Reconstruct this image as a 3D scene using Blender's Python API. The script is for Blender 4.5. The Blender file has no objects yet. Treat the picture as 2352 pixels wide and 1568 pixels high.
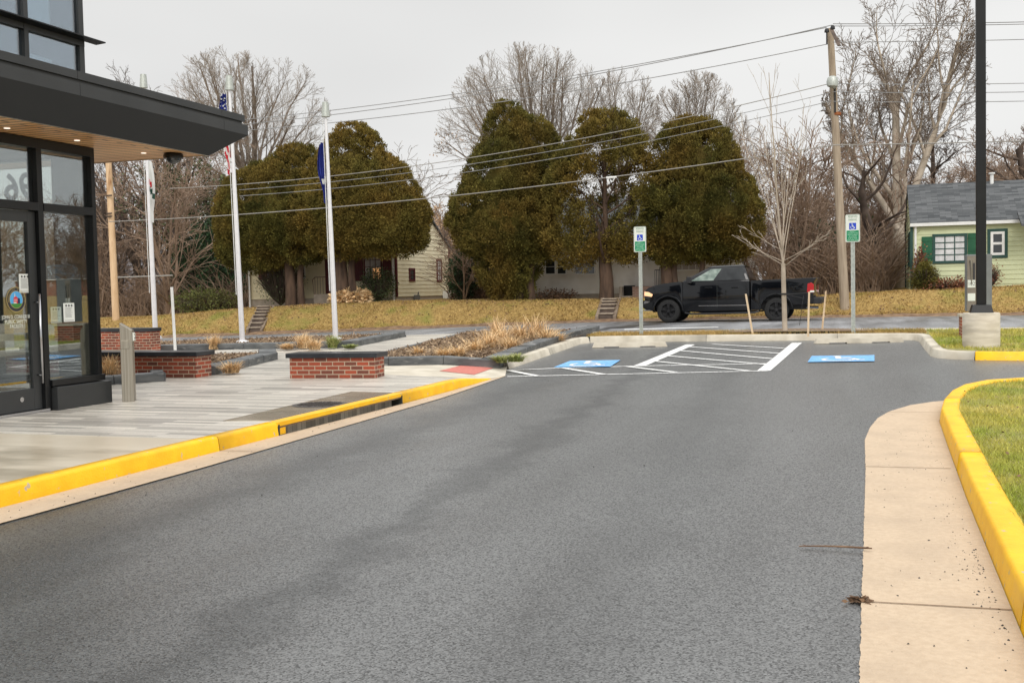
import bpy, math, random
import numpy as np
from mathutils import Matrix, Vector
R = math.radians
sc = bpy.context.scene
# ------------------------------------------------------------------ camera
# world frame: +x along the street (to the right), +y towards the street, z up
F, CX, CY, H = 2465., 1176., 784., 1.5
TH = R(18.5167)
def _g(v):
    c, s = math.cos(TH), math.sin(TH)
    return np.array([v[0]*c-v[1]*s, v[0]*s+v[1]*c, v[2]])
pitch = math.atan(118/F)
_f = np.array([0, math.cos(pitch), -math.sin(pitch)]); _r0 = np.array([1., 0, 0]); _u0 = np.cross(_r0, _f)
_c, _s = math.cos(.02), math.sin(.02)
cr, cu, cf = _g(_c*_r0-_s*_u0), _g(_s*_r0+_c*_u0), _g(_f)
CAM = np.array([0, 0, H])
cd = bpy.data.cameras.new('camera'); cam = bpy.data.objects.new('camera', cd); sc.collection.objects.link(cam)
M4 = Matrix(((cr[0], cu[0], -cf[0], 0), (cr[1], cu[1], -cf[1], 0), (cr[2], cu[2], -cf[2], H), (0, 0, 0, 1)))
cam.matrix_world = M4
cd.sensor_width = 36; cd.sensor_fit = 'HORIZONTAL'; cd.lens = 36*F/2352; cd.clip_end = 3000; cd.clip_start = .05
sc.camera = cam
# ------------------------------------------------------------------ sky and light (bright overcast)
ZEN = 2.5
SUN_EL, SUN_AZ = R(38), R(156)
w = bpy.data.worlds.new('World'); sc.world = w; w.use_nodes = True
nt = w.node_tree; nt.nodes.clear(); N = nt.nodes.new; L = nt.links.new
out = N('ShaderNodeOutputWorld'); bg = N('ShaderNodeBackground'); bg.inputs[1].default_value = .1
sky = N('ShaderNodeTexSky'); sky.sky_type = 'NISHITA'; sky.sun_disc = False; sky.sun_elevation = SUN_EL; sky.sun_rotation = SUN_AZ
hs = N('ShaderNodeHueSaturation'); hs.inputs['Saturation'].default_value = .08; hs.inputs['Value'].default_value = 1.0
L(sky.outputs[0], hs.inputs['Color'])
tc = N('ShaderNodeTexCoord'); mp = N('ShaderNodeMapping'); mp.inputs['Scale'].default_value = (1, 1, 3)
L(tc.outputs['Generated'], mp.inputs[0])
no = N('ShaderNodeTexNoise'); no.inputs['Scale'].default_value = 1.3; no.inputs['Detail'].default_value = 3; L(mp.outputs[0], no.inputs['Vector'])
rp = N('ShaderNodeValToRGB'); rp.color_ramp.elements[0].color = (7.1, 7.1, 7.05, 1); rp.color_ramp.elements[1].color = (9.0, 9.0, 8.9, 1)
rp.color_ramp.elements[0].position = .3; rp.color_ramp.elements[1].position = .7
L(no.outputs[0], rp.inputs[0])
mx = N('ShaderNodeMixRGB'); mx.inputs[0].default_value = .93; L(hs.outputs[0], mx.inputs[1]); L(rp.outputs[0], mx.inputs[2])
sx_ = N('ShaderNodeSeparateXYZ'); L(tc.outputs['Generated'], sx_.inputs[0])
mrz = N('ShaderNodeMapRange'); mrz.inputs['From Min'].default_value = .33; mrz.inputs['From Max'].default_value = .95; mrz.inputs['To Min'].default_value = 1.; mrz.inputs['To Max'].default_value = ZEN
L(sx_.outputs['Z'], mrz.inputs[0])   # an overcast sky is brightest overhead
vm = N('ShaderNodeVectorMath'); vm.operation = 'SCALE'; L(mx.outputs[0], vm.inputs[0]); L(mrz.outputs[0], vm.inputs['Scale'])
L(vm.outputs[0], bg.inputs[0]); L(bg.outputs[0], out.inputs[0])
sl = bpy.data.lights.new('sun', 'SUN'); sl.energy = 1.5; sl.angle = R(30); sl.color = (1, .96, .9)
so = bpy.data.objects.new('sun', sl); sc.collection.objects.link(so)
so.rotation_euler = (R(52), R(0), R(24))
sc.view_settings.view_transform = 'Standard'; sc.view_settings.look = 'None'; sc.view_settings.exposure = 0.0; sc.view_settings.gamma = 1

# ------------------------------------------------------------------ measuring: a photo pixel (2352 wide) to a place on a known surface
def ray(px, py): return cf+(px-CX)/F*cr-(py-CY)/F*cu
def hz(px, py, z): d = ray(px, py); return CAM+d*((z-H)/d[2])
def hy(px, py, y): d = ray(px, py); return CAM+d*(y/d[1])
def hx(px, py, x): d = ray(px, py); return CAM+d*(x/d[0])
RX = [-60, -32, -29, -22.6, -16.6, -10.5, -5, 0, 5, 12, 40]; RZ = [-.5, -.36, -.29, -.14, .03, .2, .27, .29, .30, .33, .4]
def zroad(x): return np.interp(x, RX, RZ)
def G(x, y):
    t = np.clip((np.asarray(y, float)-13)/21, 0, 1); t = t*t*(3-2*t); return t*zroad(x)
BX = [-60, -33, -30.2, -26.6, -21.7, -17, -10.5, -1.5, 1.5, 5.2, 30]; BZ = [.1, .5, .68, .91, 1.03, 1.05, 1.0, 1.0, 1.15, 1.25, 1.3]
def lawn(x): return np.interp(x, BX, BZ)
def hg(px, py, off=0.):
    z = off
    for i in range(30): p = hz(px, py, z); z = .5*z+.5*(float(G(p[0], p[1]))+off)
    return p

# ------------------------------------------------------------------ materials
MATS = {}
def M(name, c1, c2=None, scale=8., rough=.7, bump=0., bscale=60., spec=.4, metal=0., detail=4., island=0., stretch=None, c3=None, s3=1., coat=0., thr=(.35, .65), thr3=(.45, .6)):
    """noise-varied procedural material; c3 = a second large-scale tint"""
    if name in MATS: return MATS[name]
    m = bpy.data.materials.new(name); m.use_nodes = True; t = m.node_tree; b = t.nodes['Principled BSDF']
    N = t.nodes.new; L = t.links.new
    g = N('ShaderNodeNewGeometry'); mp = N('ShaderNodeMapping')
    if stretch: mp.inputs['Scale'].default_value = stretch
    L(g.outputs['Position'], mp.inputs[0]); vec = mp.outputs[0]
    b.inputs['Roughness'].default_value = rough; b.inputs['Metallic'].default_value = metal
    b.inputs['Specular IOR Level'].default_value = spec; b.inputs['Coat Weight'].default_value = coat; b.inputs['Coat Roughness'].default_value = .08
    c2 = c2 or c1
    n = N('ShaderNodeTexNoise'); n.inputs['Scale'].default_value = scale; n.inputs['Detail'].default_value = detail; L(vec, n.inputs['Vector'])
    r = N('ShaderNodeValToRGB'); r.color_ramp.elements[0].color = (*c1, 1); r.color_ramp.elements[1].color = (*c2, 1)
    r.color_ramp.elements[0].position, r.color_ramp.elements[1].position = thr
    L(n.outputs[0], r.inputs[0]); col = r.outputs[0]
    if c3:
        n3 = N('ShaderNodeTexNoise'); n3.inputs['Scale'].default_value = s3; n3.inputs['Detail'].default_value = 3; L(vec, n3.inputs['Vector'])
        r3 = N('ShaderNodeMapRange'); r3.inputs['From Min'].default_value = thr3[0]; r3.inputs['From Max'].default_value = thr3[1]; L(n3.outputs[0], r3.inputs[0])
        x = N('ShaderNodeMixRGB'); L(r3.outputs[0], x.inputs[0]); L(col, x.inputs[1]); x.inputs[2].default_value = (*c3, 1); col = x.outputs[0]
    if island:
        h = N('ShaderNodeHueSaturation'); mr = N('ShaderNodeMapRange'); mr.inputs['To Min'].default_value = 1-island; mr.inputs['To Max'].default_value = 1+island
        L(g.outputs['Random Per Island'], mr.inputs[0]); L(mr.outputs[0], h.inputs['Value']); L(col, h.inputs['Color']); col = h.outputs[0]
    L(col, b.inputs['Base Color'])
    if bump:
        nb = N('ShaderNodeTexNoise'); nb.inputs['Scale'].default_value = bscale; nb.inputs['Detail'].default_value = 3; L(vec, nb.inputs['Vector'])
        bp = N('ShaderNodeBump'); bp.inputs['Strength'].default_value = bump; bp.inputs['Distance'].default_value = .01; L(nb.outputs[0], bp.inputs['Height']); L(bp.outputs[0], b.inputs['Normal'])
    MATS[name] = m; return m
def brickmat(name, c1, c2, mortar, bw, bh, ms, rough=.8, bump=.5, cvar=None, offs=.5, bias=0., noise=.0, uvscale=1.):
    m = bpy.data.materials.new(name); m.use_nodes = True; t = m.node_tree; b = t.nodes['Principled BSDF']; N = t.nodes.new; L = t.links.new
    uv = N('ShaderNodeUVMap'); br = N('ShaderNodeTexBrick'); L(uv.outputs[0], br.inputs['Vector'])
    br.inputs['Scale'].default_value = 1; br.inputs['Brick Width'].default_value = bw; br.inputs['Row Height'].default_value = bh
    br.inputs['Mortar Size'].default_value = ms; br.inputs['Mortar Smooth'].default_value = .1; br.inputs['Bias'].default_value = bias; br.offset = offs
    br.inputs['Color1'].default_value = (*c1, 1); br.inputs['Color2'].default_value = (*c2, 1); br.inputs['Mortar'].default_value = (*mortar, 1)
    n = N('ShaderNodeTexNoise'); n.inputs['Scale'].default_value = 30; n.inputs['Detail'].default_value = 5; L(uv.outputs[0], n.inputs['Vector'])
    mr = N('ShaderNodeMapRange'); mr.inputs['To Min'].default_value = .75; mr.inputs['To Max'].default_value = 1.25; L(n.outputs[0], mr.inputs[0])
    h = N('ShaderNodeHueSaturation'); L(br.outputs['Color'], h.inputs['Color']); L(mr.outputs[0], h.inputs['Value'])
    L(h.outputs[0], b.inputs['Base Color']); b.inputs['Roughness'].default_value = rough
    bp = N('ShaderNodeBump'); bp.invert = True; bp.inputs['Strength'].default_value = bump; bp.inputs['Distance'].default_value = .01
    L(br.outputs['Fac'], bp.inputs['Height']); L(bp.outputs[0], b.inputs['Normal'])
    MATS[name] = m; return m
def glassmat(name, tint, refl=.35, rough=.0):
    m = bpy.data.materials.new(name); m.use_nodes = True; t = m.node_tree; t.nodes.clear(); N = t.nodes.new; L = t.links.new
    o = N('ShaderNodeOutputMaterial'); tr = N('ShaderNodeBsdfTransparent'); tr.inputs[0].default_value = (*tint, 1)
    gl = N('ShaderNodeBsdfGlossy'); gl.inputs['Roughness'].default_value = rough; gl.inputs['Color'].default_value = (.95, .97, 1, 1)
    lw = N('ShaderNodeLayerWeight'); lw.inputs[0].default_value = .35
    mr = N('ShaderNodeMapRange'); mr.inputs['To Min'].default_value = refl*.4; mr.inputs['To Max'].default_value = min(1, refl*2.4); L(lw.outputs['Fresnel'], mr.inputs[0])
    mx = N('ShaderNodeMixShader'); L(mr.outputs[0], mx.inputs[0]); L(tr.outputs[0], mx.inputs[1]); L(gl.outputs[0], mx.inputs[2]); L(mx.outputs[0], o.inputs[0])
    MATS[name] = m; return m
def emat(name, c, s):
    m = bpy.data.materials.new(name); m.use_nodes = True; b = m.node_tree.nodes['Principled BSDF']
    b.inputs['Base Color'].default_value = (*c, 1); b.inputs['Emission Color'].default_value = (*c, 1); b.inputs['Emission Strength'].default_value = s
    MATS[name] = m; return m

SEAMS = [(tuple(hz(400, 1540, 0)[:2]), tuple(hz(1300, 965, 0)[:2]), 0.34, .45), (tuple(hz(1250, 1560, 0)[:2]), tuple(hz(1600, 980, 0)[:2]), .5, .75), (tuple(hz(0, 1330, 0)[:2]), tuple(hz(930, 990, 0)[:2]), .6, .5)]
def asphalt(name, base, light, gloss, wet=False):
    m = bpy.data.materials.new(name); m.use_nodes = True; t = m.node_tree; b = t.nodes['Principled BSDF']; N = t.nodes.new; L = t.links.new
    g = N('ShaderNodeNewGeometry'); P = g.outputs['Position']
    def noise(sc_, det=4, stretch=None, rough=.5):
        n = N('ShaderNodeTexNoise'); n.inputs['Scale'].default_value = sc_; n.inputs['Detail'].default_value = det; n.inputs['Roughness'].default_value = rough
        if stretch:
            mp = N('ShaderNodeMapping'); mp.inputs['Scale'].default_value = stretch; L(P, mp.inputs[0]); L(mp.outputs[0], n.inputs['Vector'])
        else: L(P, n.inputs['Vector'])
        return n.outputs[0]
    v = N('ShaderNodeTexVoronoi'); v.inputs['Scale'].default_value = 115; L(P, v.inputs['Vector'])
    cr_ = N('ShaderNodeValToRGB'); e = cr_.color_ramp.elements; e[0].color = (*[x*.45 for x in base], 1); e[1].color = (*light, 1); e[0].position = .25; e[1].position = .95
    sp = N('ShaderNodeSeparateColor'); L(v.outputs['Color'], sp.inputs[0]); L(sp.outputs[0], cr_.inputs[0])
    big = noise(.35, 4); mr = N('ShaderNodeMapRange'); mr.inputs['From Min'].default_value = .3; mr.inputs['From Max'].default_value = .7; mr.inputs['To Min'].default_value = .75; mr.inputs['To Max'].default_value = 1.3; L(big, mr.inputs[0])
    st = noise(1.9, 4, (.85, .12, 1)); mr2 = N('ShaderNodeMapRange'); mr2.inputs['From Min'].default_value = .3; mr2.inputs['From Max'].default_value = .7; mr2.inputs['To Min'].default_value = .6; mr2.inputs['To Max'].default_value = 1.35; L(st, mr2.inputs[0])
    mr3 = N('ShaderNodeMapRange'); mr3.inputs['From Min'].default_value = .3; mr3.inputs['From Max'].default_value = .7; mr3.inputs['To Min'].default_value = .70; mr3.inputs['To Max'].default_value = 1.12; L(st, mr3.inputs[0])
    mu = N('ShaderNodeMath'); mu.operation = 'MULTIPLY'; L(mr.outputs[0], mu.inputs[0]); L(mr2.outputs[0], mu.inputs[1])
    h = N('ShaderNodeHueSaturation'); L(cr_.outputs[0], h.inputs['Color']); L(mu.outputs[0], h.inputs['Value']); L(h.outputs[0], b.inputs['Base Color'])
    rr = N('ShaderNodeMapRange'); rr.inputs['From Min'].default_value = .3; rr.inputs['From Max'].default_value = .7; rr.inputs['To Min'].default_value = gloss-.08; rr.inputs['To Max'].default_value = gloss+.16; L(st, rr.inputs[0]); L(rr.outputs[0], b.inputs['Roughness'])
    b.inputs['Specular IOR Level'].default_value = .7
    if wet:   # a damp film that lies on some stones more than on others
        b.inputs['Coat Roughness'].default_value = .36; b.inputs['Coat IOR'].default_value = 2.6
        w1 = N('ShaderNodeMapRange'); w1.inputs['To Min'].default_value = .05; w1.inputs['To Max'].default_value = 1.45; L(sp.outputs[1], w1.inputs[0])
        w2 = N('ShaderNodeMath'); w2.operation = 'MULTIPLY'; w2.use_clamp = True; L(w1.outputs[0], w2.inputs[0]); L(mr3.outputs[0], w2.inputs[1]); last = w2.outputs[0]
        nz = noise(1.3, 4); nf = noise(9, 4)
        for (ax, ay), (bx_, by_), hw__, lo in SEAMS:   # paving seams and wheel paths, rougher and darker than the mat around them
            d = np.array([bx_-ax, by_-ay]); d = d/np.hypot(*d); nn = (-d[1], d[0], 0)
            vm_ = N('ShaderNodeVectorMath'); vm_.operation = 'DOT_PRODUCT'; L(P, vm_.inputs[0]); vm_.inputs[1].default_value = nn
            sb = N('ShaderNodeMath'); sb.operation = 'SUBTRACT'; L(vm_.outputs['Value'], sb.inputs[0]); sb.inputs[1].default_value = float(nn[0]*ax+nn[1]*ay)
            wv = N('ShaderNodeMath'); wv.operation = 'MULTIPLY_ADD'; L(nz, wv.inputs[0]); wv.inputs[1].default_value = .9; wv.inputs[2].default_value = -.45
            ad2 = N('ShaderNodeMath'); L(sb.outputs[0], ad2.inputs[0]); L(wv.outputs[0], ad2.inputs[1])
            ab = N('ShaderNodeMath'); ab.operation = 'ABSOLUTE'; L(ad2.outputs[0], ab.inputs[0])
            fz = N('ShaderNodeMath'); fz.operation = 'MULTIPLY_ADD'; L(nf, fz.inputs[0]); fz.inputs[1].default_value = .25; L(ab.outputs[0], fz.inputs[2])
            m2 = N('ShaderNodeMapRange'); m2.interpolation_type = 'SMOOTHSTEP'; m2.inputs['From Min'].default_value = .12; m2.inputs['From Max'].default_value = .12+hw__; m2.inputs['To Min'].default_value = lo; m2.inputs['To Max'].default_value = 1; L(fz.outputs[0], m2.inputs[0])
            m3 = N('ShaderNodeMath'); m3.operation = 'MULTIPLY'; m3.use_clamp = True; L(last, m3.inputs[0]); L(m2.outputs[0], m3.inputs[1]); last = m3.outputs[0]
        L(last, b.inputs['Coat Weight'])
    n2 = noise(70, 3, None, .7); ad = N('ShaderNodeMath'); L(v.outputs['Distance'], ad.inputs[0]); L(n2, ad.inputs[1])
    bp = N('ShaderNodeBump'); bp.inputs['Strength'].default_value = .45; bp.inputs['Distance'].default_value = .006; L(ad.outputs[0], bp.inputs['Height']); L(bp.outputs[0], b.inputs['Normal'])
    MATS[name] = m; return m
m_asph = asphalt('asphalt_lot', (.013, .014, .0138), (.072, .075, .074), .45, wet=True)
m_road = asphalt('asphalt_road', (.24, .245, .255), (.32, .32, .33), .45)
m_conc = M('concrete_warm', (.52, .40, .28), (.58, .455, .325), 30, .8, .4, 90, c3=(.42, .325, .235), s3=2.2, thr3=(.45, .95), detail=8.)
m_conc2 = M('concrete_pale', (.50, .45, .36), (.63, .58, .48), 3, .8, .3, 60, c3=(.36, .33, .27), s3=1.3, thr3=(.55, .75))
m_concplaza = M('concrete_plaza', (.58, .50, .38), (.70, .62, .49), 1.4, .28, .06, 50, c3=(.38, .32, .23), s3=.9, stretch=(.5, 1.2, 1), thr3=(.50, .58))
m_wet = M('wet_concrete', (.20, .165, .12), (.30, .25, .18), 2, .25, .1, 40, c3=(.42, .38, .3), s3=2.2, stretch=(.4, 1, 1), thr3=(.55, .62))
m_yel = M('yellow_paint', (.90, .47, .004), (.97, .56, .008), 5, .5, .35, 55, c3=(.52, .42, .28), s3=16, thr3=(.66, .70))
m_white = M('white_paint', (.70, .70, .68), (.84, .84, .82), 25, .6, .3, 90, c3=(.22, .22, .22), s3=28, thr3=(.56, .66), detail=8.)
m_blue = M('blue_paint', (.13, .36, .70), (.22, .50, .84), 8, .6, .3, 60, c3=(.10, .14, .2), s3=30, thr3=(.6, .68))
m_red = M('red_pad', (.50, .15, .12), (.58, .20, .16), 20, .8, .3, 90)
m_black = M('black_metal', (.005, .0055, .006), (.008, .009, .010), 3, .35)
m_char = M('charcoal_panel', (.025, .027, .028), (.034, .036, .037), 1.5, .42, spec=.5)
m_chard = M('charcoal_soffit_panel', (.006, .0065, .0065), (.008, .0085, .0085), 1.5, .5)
m_steel = M('brushed_steel', (.30, .275, .23), (.42, .39, .33), 60, .38, metal=.9, stretch=(1, 1, .02))
m_pole = M('flagpole_aluminium', (.80, .80, .82), (.86, .86, .88), 10, .35, metal=.35)
m_galv = M('galvanised_post', (.42, .45, .42), (.55, .58, .54), 20, .5, metal=.5)
m_slate = M('slate_edging', (.065, .07, .074), (.15, .155, .155), 2.2, .55, .3, 30, c3=(.26, .26, .25), s3=4, stretch=(1, 1, 4), thr3=(.6, .72))
m_cap = M('slate_cap', (.022, .025, .03), (.04, .043, .05), 5, .28, .1, 30)
m_mulch = M('mulch', (.09, .055, .035), (.24, .16, .10), 38, .95, 1., 40, c3=(.30, .22, .14), s3=17, thr3=(.5, .62))
m_chip = M('bark_chip', (.13, .08, .05), (.42, .31, .20), 6, .9, island=.6)
m_soil = M('soil', (.14, .085, .055), (.26, .17, .10), 5, .95, .6, 20)
m_grass_b = M('dry_lawn', (.26, .17, .055), (.40, .27, .09), 9, .95, 1., 25, c3=(.22, .20, .045), s3=.9, thr3=(.52, .72))
m_grass_l = M('dry_lawn_blades', (.31, .20, .065), (.50, .34, .13), 3, .9, c3=(.27, .25, .05), s3=.9, island=.45, thr3=(.52, .72))
m_grass_g = M('green_grass_blades', (.40, .38, .06), (.66, .54, .15), 2.2, .8, c3=(.28, .34, .045), s3=.8, island=.4, thr3=(.42, .6))
m_grass_u = M('green_grass_under', (.20, .21, .05), (.34, .29, .12), 14, .95, 1., 30)
m_straw = M('straw_grass', (.60, .40, .20), (.80, .60, .36), 4, .85, island=.4)
m_strawg = M('green_sprout', (.20, .25, .06), (.42, .42, .16), 4, .85, island=.3)
m_bark = M('bark_grey', (.17, .13, .10), (.28, .225, .175), 3, .9, .5, 20)
m_twig = M('pale_twigs', (.27, .235, .20), (.40, .35, .30), 1, .95)
m_barkd = M('bark_dark', (.075, .055, .045), (.14, .105, .085), 3, .9, .5, 20)
m_barkp = M('bark_pale', (.36, .30, .23), (.55, .47, .38), 2, .85, .4, 20)
m_barkt = M('bark_twiggy_brown', (.22, .15, .105), (.36, .26, .19), 1, .95)
m_cedart = M('cedar_trunk', (.055, .035, .025), (.12, .075, .05), 6, .95, .8, 15, stretch=(1, 1, .2))
m_wood = M('utility_pole_wood', (.30, .235, .17), (.42, .34, .25), 4, .85, .4, 10, stretch=(4, 4, .3))
m_woodn = M('new_pole_wood', (.62, .42, .24), (.74, .53, .33), 3, .8, .3, 8, c3=(.34, .17, .07), s3=1.5, stretch=(3, 3, .5), thr3=(.58, .7))
m_stake = M('stake_wood', (.62, .46, .29), (.74, .58, .40), 8, .8, .2, 20, stretch=(3, 3, .3))
m_tie = M('weathered_timber', (.17, .125, .09), (.27, .21, .155), 3, .9, .5, 20)
m_wire = M('cable_grey', (.22, .22, .22), (.3, .3, .3), 2, .6)
m_wirel = M('cable_pale', (.26, .25, .23), (.33, .31, .28), 2, .6)
m_brick = brickmat('red_brick', (.38, .075, .035), (.13, .05, .035), (.47, .37, .27), .205, .0677, .0078, bias=-.1)
m_shin = brickmat('roof_shingles', (.045, .050, .054), (.12, .125, .13), (.04, .042, .046), .42, .13, .003, bump=.8, rough=.9)
m_shinr = brickmat('old_roof_shingles', (.16, .15, .16), (.26, .25, .26), (.09, .085, .09), .42, .13, .003, bump=.8, rough=.9)
m_cream = M('cream_siding', (.80, .72, .50), (.86, .79, .57), 1.5, .75, .1, 20)
m_wsid = M('white_siding', (.74, .71, .66), (.82, .79, .74), 1.2, .75, .1, 20, c3=(.62, .58, .52), s3=.7)
m_gsid = M('green_siding', (.58, .62, .38), (.64, .68, .43), 1.5, .7, .1, 20)
m_found = M('foundation_block', (.42, .36, .30), (.52, .45, .38), 4, .9, .3, 30)
m_trimw = M('white_trim', (.74, .74, .72), (.8, .8, .78), 5, .6)
m_maroon = M('maroon_trim', (.09, .015, .018), (.12, .02, .022), 4, .6)
m_gtrim = M('green_shutter_paint', (.010, .085, .038), (.018, .115, .052), 4, .55)
m_gdark = M('dark_green_trim', (.018, .06, .05), (.025, .075, .06), 4, .55)
m_dkglass = M('dark_window_glass', (.02, .024, .028), (.035, .04, .045), 2, .08, spec=.8)
m_curt = M('white_curtain', (.55, .55, .55), (.72, .72, .72), 6, .6, .8, 8, spec=.3, stretch=(1, 1, .4))
m_warmwin = emat('lit_window', (.9, .45, .18), .55)
m_win2 = M('pane_with_blind', (.32, .28, .26), (.42, .37, .34), 2, .3)
m_soff = brickmat('wood_soffit_planks', (.66, .36, .15), (.82, .50, .24), (.10, .05, .02), 3.6, .135, .016, bump=.6, rough=.4)
m_plank = brickmat('plank_pavers', (.33, .305, .27), (.78, .73, .64), (.20, .18, .165), 1.22, .105, .004, bump=.25, rough=.32)
m_glass = glassmat('facade_glass', (.94, .97, .95), .17)
m_glass2 = glassmat('upper_glass', (.86, .95, 1.), .34)
m_shade = M('roller_shade', (.70, .80, .86), (.80, .88, .92), 90, .7, stretch=(1, 1, .05))
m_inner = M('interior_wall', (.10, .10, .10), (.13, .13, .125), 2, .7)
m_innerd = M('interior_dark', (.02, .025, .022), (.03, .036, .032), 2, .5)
m_paper = M('paper', (.74, .76, .72), (.8, .82, .78), 4, .7)
m_ink = M('ink', (.04, .04, .045), None, 4, .6)
m_truck = M('truck_black_paint', (.003, .0035, .005), (.005, .006, .008), 2, .07, spec=.5)
m_rub = M('tyre_rubber', (.012, .012, .012), (.02, .02, .02), 20, .8, .3, 60)
m_rim = M('black_rim', (.022, .022, .024), (.03, .03, .032), 5, .35, metal=.3)
m_chrome = M('dull_chrome', (.5, .5, .52), None, 5, .25, metal=1.)
m_plast = M('black_plastic', (.018, .018, .02), (.025, .025, .027), 8, .6)
m_tail = emat('tail_light', (.42, .006, .010), .04)
m_head = emat('head_light', (.95, .55, .3), .55)
m_signw = M('sign_white', (.74, .77, .70), (.78, .81, .75), 10, .5)
m_signg = M('sign_green', (.005, .23, .10), (.008, .27, .12), 10, .5)
m_signb = M('sign_blue', (.008, .05, .50), (.01, .06, .58), 10, .5)
m_signt = M('sign_green_text', (.10, .22, .14), None, 10, .5)
m_signl = M('sign_pale_text', (.52, .80, .62), None, 10, .5)
m_mono = M('sign_cabinet_grey', (.17, .18, .18), (.21, .22, .22), 3, .5)
m_monob = M('sign_cabinet_bronze', (.20, .17, .14), (.25, .22, .18), 3, .4)
m_flagb = M('flag_blue', (.012, .022, .16), (.02, .035, .26), 3, .8)
m_flagr = M('flag_red', (.55, .02, .035), (.65, .03, .05), 3, .8)
m_flagw = M('flag_white', (.68, .69, .67), (.78, .79, .77), 3, .8)
m_flagg = M('flag_green', (.02, .07, .05), (.03, .10, .07), 3, .8)
m_gold = M('gold_ink', (.55, .42, .15), None, 3, .5)
m_skyb = M('seal_sky', (.10, .42, .80), None, 3, .5)
m_leafo = M('dead_oak_leaf', (.38, .24, .14), (.55, .38, .24), 1, .9, island=.35)
m_ivy = M('ivy_leaf', (.035, .06, .02), (.10, .13, .05), 2, .7, island=.5)
m_holly = M('holly_leaf', (.015, .04, .018), (.05, .10, .035), 1.2, .6, island=.5)
m_vine = M('red_vine_leaf', (.16, .045, .025), (.28, .12, .06), 3, .8, island=.4)
m_iron = M('cast_iron', (.06, .05, .045), (.10, .085, .075), 25, .5, .6, 60, metal=.5)
m_litter = M('litter_brown', (.12, .07, .045), (.24, .15, .09), 10, .9, island=.4)
m_pebble = M('asphalt_crumb', (.015, .015, .015), (.05, .05, .05), 10, .8, island=.4)

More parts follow.
